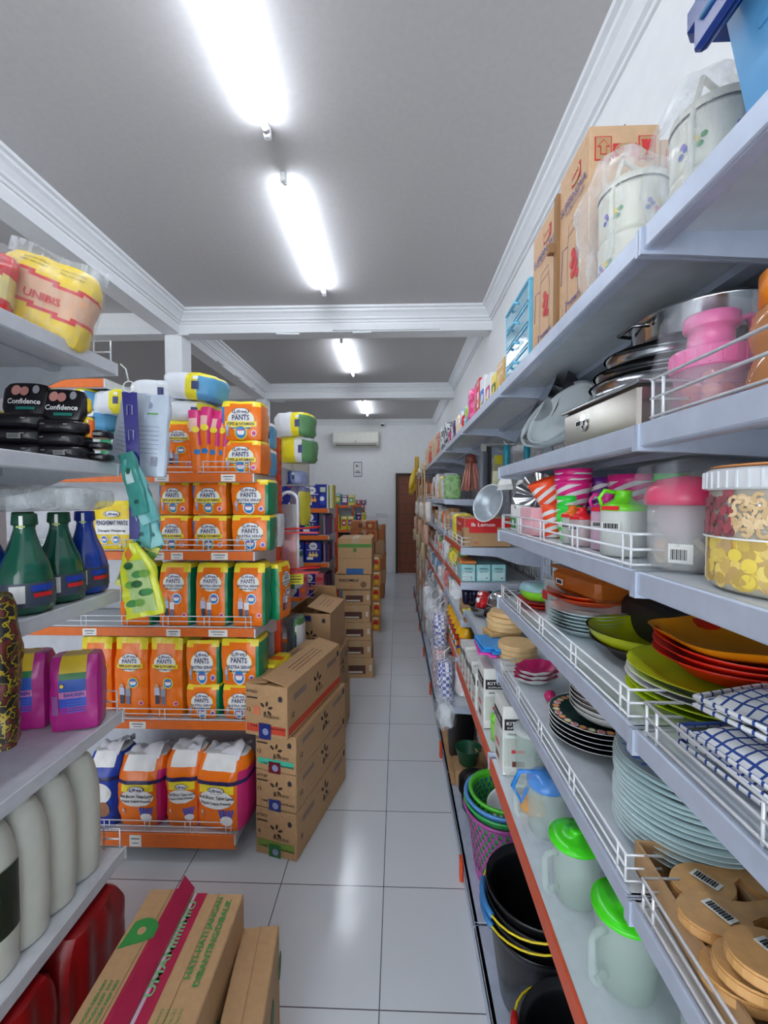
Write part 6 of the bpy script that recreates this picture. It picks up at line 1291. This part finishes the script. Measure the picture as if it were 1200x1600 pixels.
def pinks(m):
    rn = random.Random(4)
    for k in range(26): a = rn.random() * 6.28; r1 = .05 * rn.random(); m.tube([(r1 * .5 * math.cos(a), r1 * .5 * math.sin(a), .22), (r1 * 1.6 * math.cos(a), r1 * 1.6 * math.sin(a), .02 + .03 * rn.random())], .006, M((190 + 10 * (k % 3), 128 + 10 * (k % 2), 122), .5), 6)
    m.lathe([(.0001, .2), (.04, .2), (.03, .25), (.0001, .26)], M((120, 60, 50), .5), 14)
hang('pink_stick_bunch', 'bunch of dusty pink sticks hanging under the top shelf', 'bunch of sticks', (.47, 2.75, 1.53), pinks)
t = empty('deep_pan', (.47, 2.12, 1.47), (R(0), R(-72), R(32)), 'grey deep bowl tilted on its side above the red and brown carton', 'bowl'); t.scale = (.78,) * 3
m = MB(); m.cup([(.05, 0), (.07, .01), (.105, .05), (.118, .075), (.122, .078)], .003, M((176, 186, 194), .3, .3), 40, TR(0, 0, -.03)); m.build('bowl_body', t); m = MB(); m.lathe([(.118, .045), (.124, .045), (.124, .05), (.118, .05), (.118, .045)], WHITE, 40); m.build('rim', t)
# fourth bay
def artK(m, w, d, h):
    for sd, ww in (('front', w), ('left', d)):
        T = fc(sd, w, d, h); q2(m, T, -ww * .0, h * .82, ww * .98, h * .3, RED); q2(m, T, -ww * .1, h * .58, ww * .6, h * .2, RED); tx(m, T, -ww * .1, h * .76, .026, 'Ib Lemon', LW, w=ww * .5); dc(m, T, ww * .3, h * .36, h * .15, CARDD); tx(m, T, -ww * .25, h * .14, .014, 'susu', RED)
carton(.24, .3, .15, 'brown and red carton standing on the wire fenced shelf of the fourth bay', (.468, 2.375, 1.253), 0, artK, tape=False)
for k in range(3):
    for j in range(2):
        m = MB(); m.box((0, 0, .044), (.073, .075, .088), M((150, 206, 210), .4), ch=.0015); T = fc('front', .073, .075, .088)
        q2(m, T, 0, .03, .06, .045, M((196, 226, 228), .4)); tx(m, T, 0, .066, .012, 'FRESH', INK, w=.04); q2(m, T, 0, .05, .04, .003, INK); dc(m, T, .016, .018, .004, INK)
        o = m.build('teal_box', None, (.37 + .078 * k, 2.26 + .085 * j, 1.072)); tag(o, 'pale teal printed box, %s row, %s from the aisle' % (('front', 'second')[j], ('first', 'second', 'third')[k]), 'box', 'teal boxes in the fourth bay')
m = MB(); m.box((0, 0, .008), (.08, .15, .016), M((206, 120, 50), .5), ch=.002); tag(m.build('orange_pack', None, (.37, 2.30, 1.1625)), 'flat orange pack lying on the teal boxes', 'pack')
NVY = M((20, 20, 56), .25)
smallbox('plain_box', .26, .16, .066, CARD, CARDD, 'low brown box with a red base carrying the navy mugs', (.48, 2.32, .877))
for k in range(6):
    t = empty('navy_mug', (.365 + .045 * k, 2.27, .9445), R(30), 'navy blue mug in a row above the yellow rolling pins, %s from the aisle' % ('first', 'second', 'third', 'fourth', 'fifth', 'sixth')[k], 'mug', 'navy mugs')
    m = MB(); m.cup([(.014, 0), (.018, .01), (.02, .05), (.024, .075)], .002, NVY, 20); m.build('mug_body', t); m = MB(); m.tube([(0, -.02, .06), (0, -.034, .055), (0, -.034, .025), (0, -.02, .02)], .003, NVY, 6); m.build('handle', t)
for k in range(2):
    m = MB(); m.lathe([(.0001, 0), (.008, .002), (.008, .03), (.013, .034), (.013, .17), (.008, .174), (.008, .2), (.0001, .202)], M((222, 206, 40), .35), 16, TR(rx=0, ry=PI / 2)); tag(m.build('rolling_pin', None, (.34 + .0 * k, 2.215 - .012 * k, .956 + .0 * k - .065 * k), R(-2 + 4 * k)), 'yellow rolling pin lying in front of the navy mugs, ' + ('upper', 'lower')[k], 'rolling pin', 'yellow rolling pins') if 0 else tag(m.build('rolling_pin', None, (.335 + .02 * k, (2.205, 2.172)[k], (.925, .905)[k]), R(3 * k)), 'yellow rolling pin lying in front of the navy mugs, ' + ('upper', 'lower')[k], 'rolling pin', 'yellow rolling pins')
smallbox('plain_box', .1, .05, .014, CARDD, CARD, 'small support box under the yellow rolling pins', (.39, 2.175, .877))
# boards and steel bowls in the third bay
zh = .932
WB = M((222, 186, 132), .5, kind='wood', amt=.1, scale=30); WB2 = M((206, 166, 108), .5, kind='wood', amt=.12, scale=30)
def board(label, x, y, z, r, shape='round', rz=0, handle=True):
    m = MB()
    if shape == 'round': m.lathe([(.0001, 0), (r, 0), (r, .014), (r - .002, .016), (.0001, .016)], WB, 36, smooth=False)
    else: m.box((0, 0, .0075), (r * 2, r * 1.5, .015), WB2, ch=.003)
    if handle: m.box((r + .02, 0, .008), (.05, .026, .014), WB, ch=.003)
    return tag(m.build('cutting_board', None, (x, y, z), rz), label, 'cutting board', 'wooden cutting boards in the third bay')
for k, (r, x, y) in enumerate(((.075, .44, 1.72), (.078, .44, 1.72), (.08, .443, 1.725), (.072, .45, 1.73))): board('round wooden cutting board in the taller stack, %s' % ('lowest round', 'second', 'third', 'topmost')[k], x, y, zh + .05 + .0175 * k, r, rz=.4 * k, handle=False)
for k in range(3): board('rectangular wooden board under the round stack, %s' % ('lowest', 'middle', 'upper')[k], .415, 1.705, zh + .0165 * k, .062, 'rect', .1 * k, False)
for k in range(3): board('round wooden board in the lower stack nearer the viewer, %s' % ('lowest', 'middle', 'top')[k], .435, 1.545, zh + .0175 * k, .068, rz=.2 * k, handle=False)
for k, (c, x) in enumerate(((M((230, 60, 170), .35), .36), (M((40, 140, 214), .35), .365), (M((50, 150, 224), .35), .37))):
    m = MB(); m.box((0, 0, .005), (.1, .15, .009), c, ch=.002); m.box((0, -.085, .005), (.03, .03, .009), c, ch=.002); tag(m.build('plastic_tray', None, (x - .01, 1.62 , zh + .0105 * k), R(4 * k - 4)), ('pink plastic tray lowest beneath the blue trays', 'blue plastic board, lower of the two', 'blue plastic board lying on top beside the wooden boards')[k], 'plastic tray', None)
for k, (r, h, z, x, y) in enumerate(((.11, .05, 0, .50, 1.90), (.108, .05, .012, .50, 1.90), (.105, .05, .024, .50, 1.90))): vessel('steel_bowl', bowlp(r, h), .002, STEEL, 'steel bowl nested behind the cutting boards, %s' % ('lowest', 'middle', 'top')[k], 'steel bowl', (x, y, zh + z), group='steel bowls in the third bay')
vessel('steel_bowl', bowlp(.1, .06), .002, STEEL, 'upturned steel bowl with a white sticker behind the round boards', 'steel bowl', (.50, 1.90, zh + .16), (R(180), 0, 0), 'steel bowls in the third bay')
vessel('steel_colander', bowlp(.075, .05), .002, STEELD, 'steel colander holding the strawberry print bag', 'colander', (.43, 2.09, zh))
for k, (x, y, z) in enumerate(((.415, 2.075, .03), (.45, 2.09, .035), (.43, 2.12, .05))): blob(.06, .06, .06, 71 + k, [RED, M((150, 20, 30), .3), RED, LW], 'red strawberry patterned pack in the steel colander, %s' % ('front', 'right', 'rear')[k], 'pack', 'red_pack', (x, y, zh + z), 'red packs in the colander', .006)
# yellow snack packs on the rail shelf of the fourth bay
SNY = M((236, 176, 20), .25, bump=.2)
for k in range(6):
    fn = packfn(.05, .03, .075, .3, .006, 200 + k, top=.5, rnd=1); m = MB(); m.soft(fn, (8, 4, 12), lambda x, y, z: M((190, 90, 30), .3) if abs(z) < .3 and x > .0 else SNY); g = on_front(fn, .05, .075)
    rect(m, .05, .03, INK, TR(0, .02, .001, rz=.3), g, 3, 2); rect(m, .04, .02, RED, TR(0, .02, .002, rz=.3), g, 3, 2); rect(m, .05, .016, BLU, TR(.01, -.03, .001, rz=.5), g, 3, 2); disc(m, .014, LW, TR(-.015, -.01, .002), g, n=10)
    o = m.build('snack_pack', None, (.352, 2.24 + .09 * k, .683), R(-72)); tag(o, 'yellow snack pack leaning on the orange railed shelf of the fourth bay, %s' % ('first', 'second', 'third', 'fourth', 'fifth', 'sixth')[k], 'snack pack', 'yellow snack packs')
# bags hung off the lower shelf front
def chk(c):
    m = bpy.data.materials.new('check_print'); m.use_nodes = True; nt = m.node_tree; b = nt.nodes['Principled BSDF']; b.inputs['Roughness'].default_value = .3
    tc = nt.nodes.new('ShaderNodeTexCoord'); ck = nt.nodes.new('ShaderNodeTexChecker'); ck.inputs['Scale'].default_value = 55; ck.inputs['Color1'].default_value = (.85, .86, .9, 1); ck.inputs['Color2'].default_value = (*[lin(q) for q in c], 1)
    nt.links.new(tc.outputs['Object'], ck.inputs[0]); nt.links.new(ck.outputs[0], b.inputs[0]); return m
CB_, CR_ = chk((40, 60, 170)), chk((226, 120, 120)); CLW = M((224, 228, 232), .25, bump=.6, scale=25)
for k, (y, z, w, h, c, lab) in enumerate(((2.36, .40, .08, .2, CB_, 'clear bag with blue checked print, lower nearer one'), (2.62, .60, .09, .2, CB_, 'clear bag with blue checked print, upper one'), (2.55, .36, .1, .24, CR_, 'clear bag with pinkish checked print'), (2.9, .56, .1, .2, CLW, 'white crinkled bag in front of the lower shelf'),
        (3.25, .5, .09, .24, CLW, 'white crinkled bag with a red patch'), (3.6, .56, .09, .2, CLW, 'pale bag further along the lower shelf'), (2.28, .3, .06, .1, CLW, 'small white bag hanging lowest near the black bins'))):
    fn = packfn(.05 / 2 + .015, w / 2 + .03, h / 2, .2, .016, 300 + k, top=.5, rnd=1.2)
    m = MB(); m.soft(fn, (8, 10, 14), c if k in (0, 1, 2) else CLW); o = m.build('hanging_bag', None, (.262, y, z)); tag(o, lab + ', hooked over the aisle edge', 'plastic bag', 'bags hooked over the lower shelf edge')
    if k == 4: m = MB(); m.box((-.042, 0, .12), (.004, .05, .07), RED); m.build('red_patch', o)
    fn = packfn(.05, w / 2 + .04, h / 2 + .02, .2, .02, 320 + k, top=.6, rnd=1.2); m = MB(); m.soft(fn, (8, 10, 14), film(a=.25, scale=30)); q = m.build('clear_film', o); q.location = (0, 0, -.01)
    m = MB(); m.tube([(0, 0, h - .01), (0, 0, h + .05), (.03, 0, h + .08)], .003, LW, 5); m.build('hanging_loop', o)
# mixed wares filling the farther bays
PAL = [((214, 204, 196), 'beige'), ((230, 232, 236), 'white'), ((196, 200, 206), 'grey'), ((206, 120, 120), 'rosy'), ((226, 206, 60), 'yellow'), ((120, 150, 180), 'slate'), ((196, 150, 110), 'tan'), ((150, 90, 50), 'brown'), ((230, 110, 60), 'orange'), ((200, 60, 80), 'crimson'), ((130, 170, 110), 'green'), ((238, 226, 226), 'blush'), ((110, 70, 60), 'umber')]
KN = ['first', 'second', 'third', 'fourth', 'fifth', 'sixth', 'seventh', 'eighth']
rn = random.Random(11)
def ware(x, y, z, w, d, h, where, k, pal=None, kind=None):
    c, cn = rn.choice([PAL[q] for q in (pal or range(13))]); kd = kind or rn.choice(['bag', 'bag', 'box', 'tub', 'bag'])
    lab = '%s %s on the %s, %s toward the door' % (cn, {'bag': 'wrapped pack', 'box': 'small box', 'tub': 'round tub'}[kd], where, KN[k])
    mt = M(c, .35, bump=.3, scale=25); m = MB()
    if kd == 'bag':
        fn = packfn(w / 2, d / 2 * .84, h / 2, .12, .01, x * 31 + y * 17 + z, top=.4, rnd=1.3); lt = M(tuple(min(255, q + 26) for q in c), .3, bump=.3, scale=25); s_ = rn.random() * 9; m.soft(fn, (8, 8, 10), patches([c, RGB[lt.name], c] + ([rn.choice(PAL)[0]] if rn.random() < .5 else []), 16, seed=rn.randint(1, 9))); nm = 'wrapped_pack'
    elif kd == 'box':
        m.box((0, 0, h / 2), (w, d, h), mt, ch=.0015); T = fc('left', w, d, h); q2(m, T, 0, h * .55, d * .7, h * .35, M(rn.choice(PAL)[0], .5)); tx(m, T, 0, h * .86, h * .1, 'home', INK, w=d * .5); T = fc('front', w, d, h); q2(m, T, 0, h * .5, w * .6, h * .4, M(rn.choice(PAL)[0], .5)); nm = 'ware_box'
    else:
        r = min(w, d) / 2; m.lathe([(.0001, 0), (r * .85, 0), (r, h * .1), (r, h * .75), (r * .9, h * .8), (r * .9, h), (.0001, h)], mt, 20); nm = 'round_tub'
    o = m.build(nm, None, (x, y, z), R(rn.uniform(-8, 8)) if kd == 'bag' else 0); return tag(o, lab, {'bag': 'pack', 'box': 'box', 'tub': 'tub'}[kd], 'mixed wares on the far right shelves')
BN = {2: 'third', 3: 'fourth', 4: 'fifth', 5: 'sixth', 6: 'seventh', 7: 'eighth', 8: 'ninth'}
light = (0, 1, 2, 3, 11, 5, 1)
for n in (3, 4, 5, 6, 7, 8):
    lv = ([(.423, .2, 'lower'), (1.252, .2, 'upper'), (1.072, .12, 'middle'), (.877, .13, 'low middle')] if n == 3 else [(1.502, .24, 'top inner'), (1.272, .17, 'second'), (1.062, .15, 'third'), (.862, .14, 'fourth'), (.662, .14, 'fifth'), (.422, .17, 'lowest')]) + [(.077, .26, 'floor')]
    for (z, h, nm_) in lv:
        y = .6 + .8 * (n - 1) + .09 + (.32 if n == 3 and z > .8 else 0) + (.12 if n == 3 and 1 < z < 1.1 else 0); k = 0
        if n == 3 and z < .1: y += .3
        while y < .6 + .8 * n - .06 and k < 8:
            d = rn.uniform(.09, .15); hh = h * rn.uniform(.65, 1)
            if y + d > .6 + .8 * n: break
            pal = light if z < .9 else (6, 0, 12, 7, 1) if n > 4 else (4, 1, 2, 8, 10, 0, 6)
            ware(.402 + rn.uniform(-.008, .008) - (.035 if z < .5 else 0), y + d / 2, z, rn.uniform(.09, .13), d * .95, hh, '%s shelf of the %s bay' % (nm_, BN[n]), k, pal, 'box' if (z < .1 and k % 2) else None)
            y += d + .006; k += 1
# clear hangers and wooden sticks projecting over the aisle at the far bays
for k in range(9):
    y = 3.9 + .36 * k; z0 = (1.502, 1.272, 1.062)[k % 3] - .208
    fn = packfn(.03, .05, .09, .2, .012, 400 + k, top=.6, rnd=1.2); m = MB(); m.soft(fn, (5, 6, 8), M(((230, 226, 220), (214, 170, 150), (206, 190, 150))[k % 3], .3, bump=.4, scale=25)); o = m.build('hanging_pack', None, (.285, y, z0))
    tag(o, 'small pale pack hooked over the aisle in the far bays, %s toward the door' % (KN + ['ninth'])[k], 'hanging pack', 'packs hooked over the aisle in the far bays')
    m = MB(); m.tube([(0, 0, .17), (0, 0, .225), (.052, 0, .225), (.055, 0, .206)], .003, WIRE, 5); m.build('hook', o)
for k in range(4):
    y = (4.5, 4.95, 5.7, 6.3)[k]; m = MB(); m.lathe([(.0001, 0), (.009, 0), (.009, 1.78), (.0001, 1.79)], M((206, 166, 116), .6), 10); m.box((0, 0, 1.8), (.03, .06, .06), M((226, 210, 180), .6), ch=.004)
    o = m.build('wooden_pole', None, (.286, y, .0775), 0); tag(o, 'pale wooden pole standing against the far shelves, %s toward the door' % KN[k], 'wooden pole', 'wooden poles by the far shelves')
# yellow gloves bunch at the end
GLV = M((226, 190, 60), .45)
t = empty('glove_bunch', (.235, 5.9, 1.5), 0, 'bunch of yellow rubber gloves hanging over the aisle near the door', 'gloves')
m = MB(); m.soft(packfn(.03, .04, .1, .2, .008, 5), (5, 5, 8), M((196, 160, 40), .4), TR(.03, 0, .38)); m.build('upper_pack', t)
for k in range(3):
    m = MB(); m.tube([(.0 - .018 * k, .01 * k, .42 - .05 * k), (-.01 - .02 * k, 0, .3 - .04 * k), (-.015 - .018 * k, 0, .22 - .04 * k)], [.022, .028, .03], GLV, 10)
    for q in range(4): m.tube([(-.03 - .018 * k + .014 * q, 0, .22 - .04 * k), (-.034 - .018 * k + .016 * q, .004, .15 - .04 * k - .01 * (q % 2))], [.009, .006], GLV, 6)
    m.tube([(-.0 - .01 * k, 0, .26 - .04 * k), (.018, 0, .2 - .04 * k)], [.01, .007], GLV, 6); m.build('glove', t)
m = MB(); m.tube([(0, 0, .40), (.0, 0, .47), (.09, 0, .45), (.1, 0, .366)], .003, WIRE, 6); m.build('hook', t)
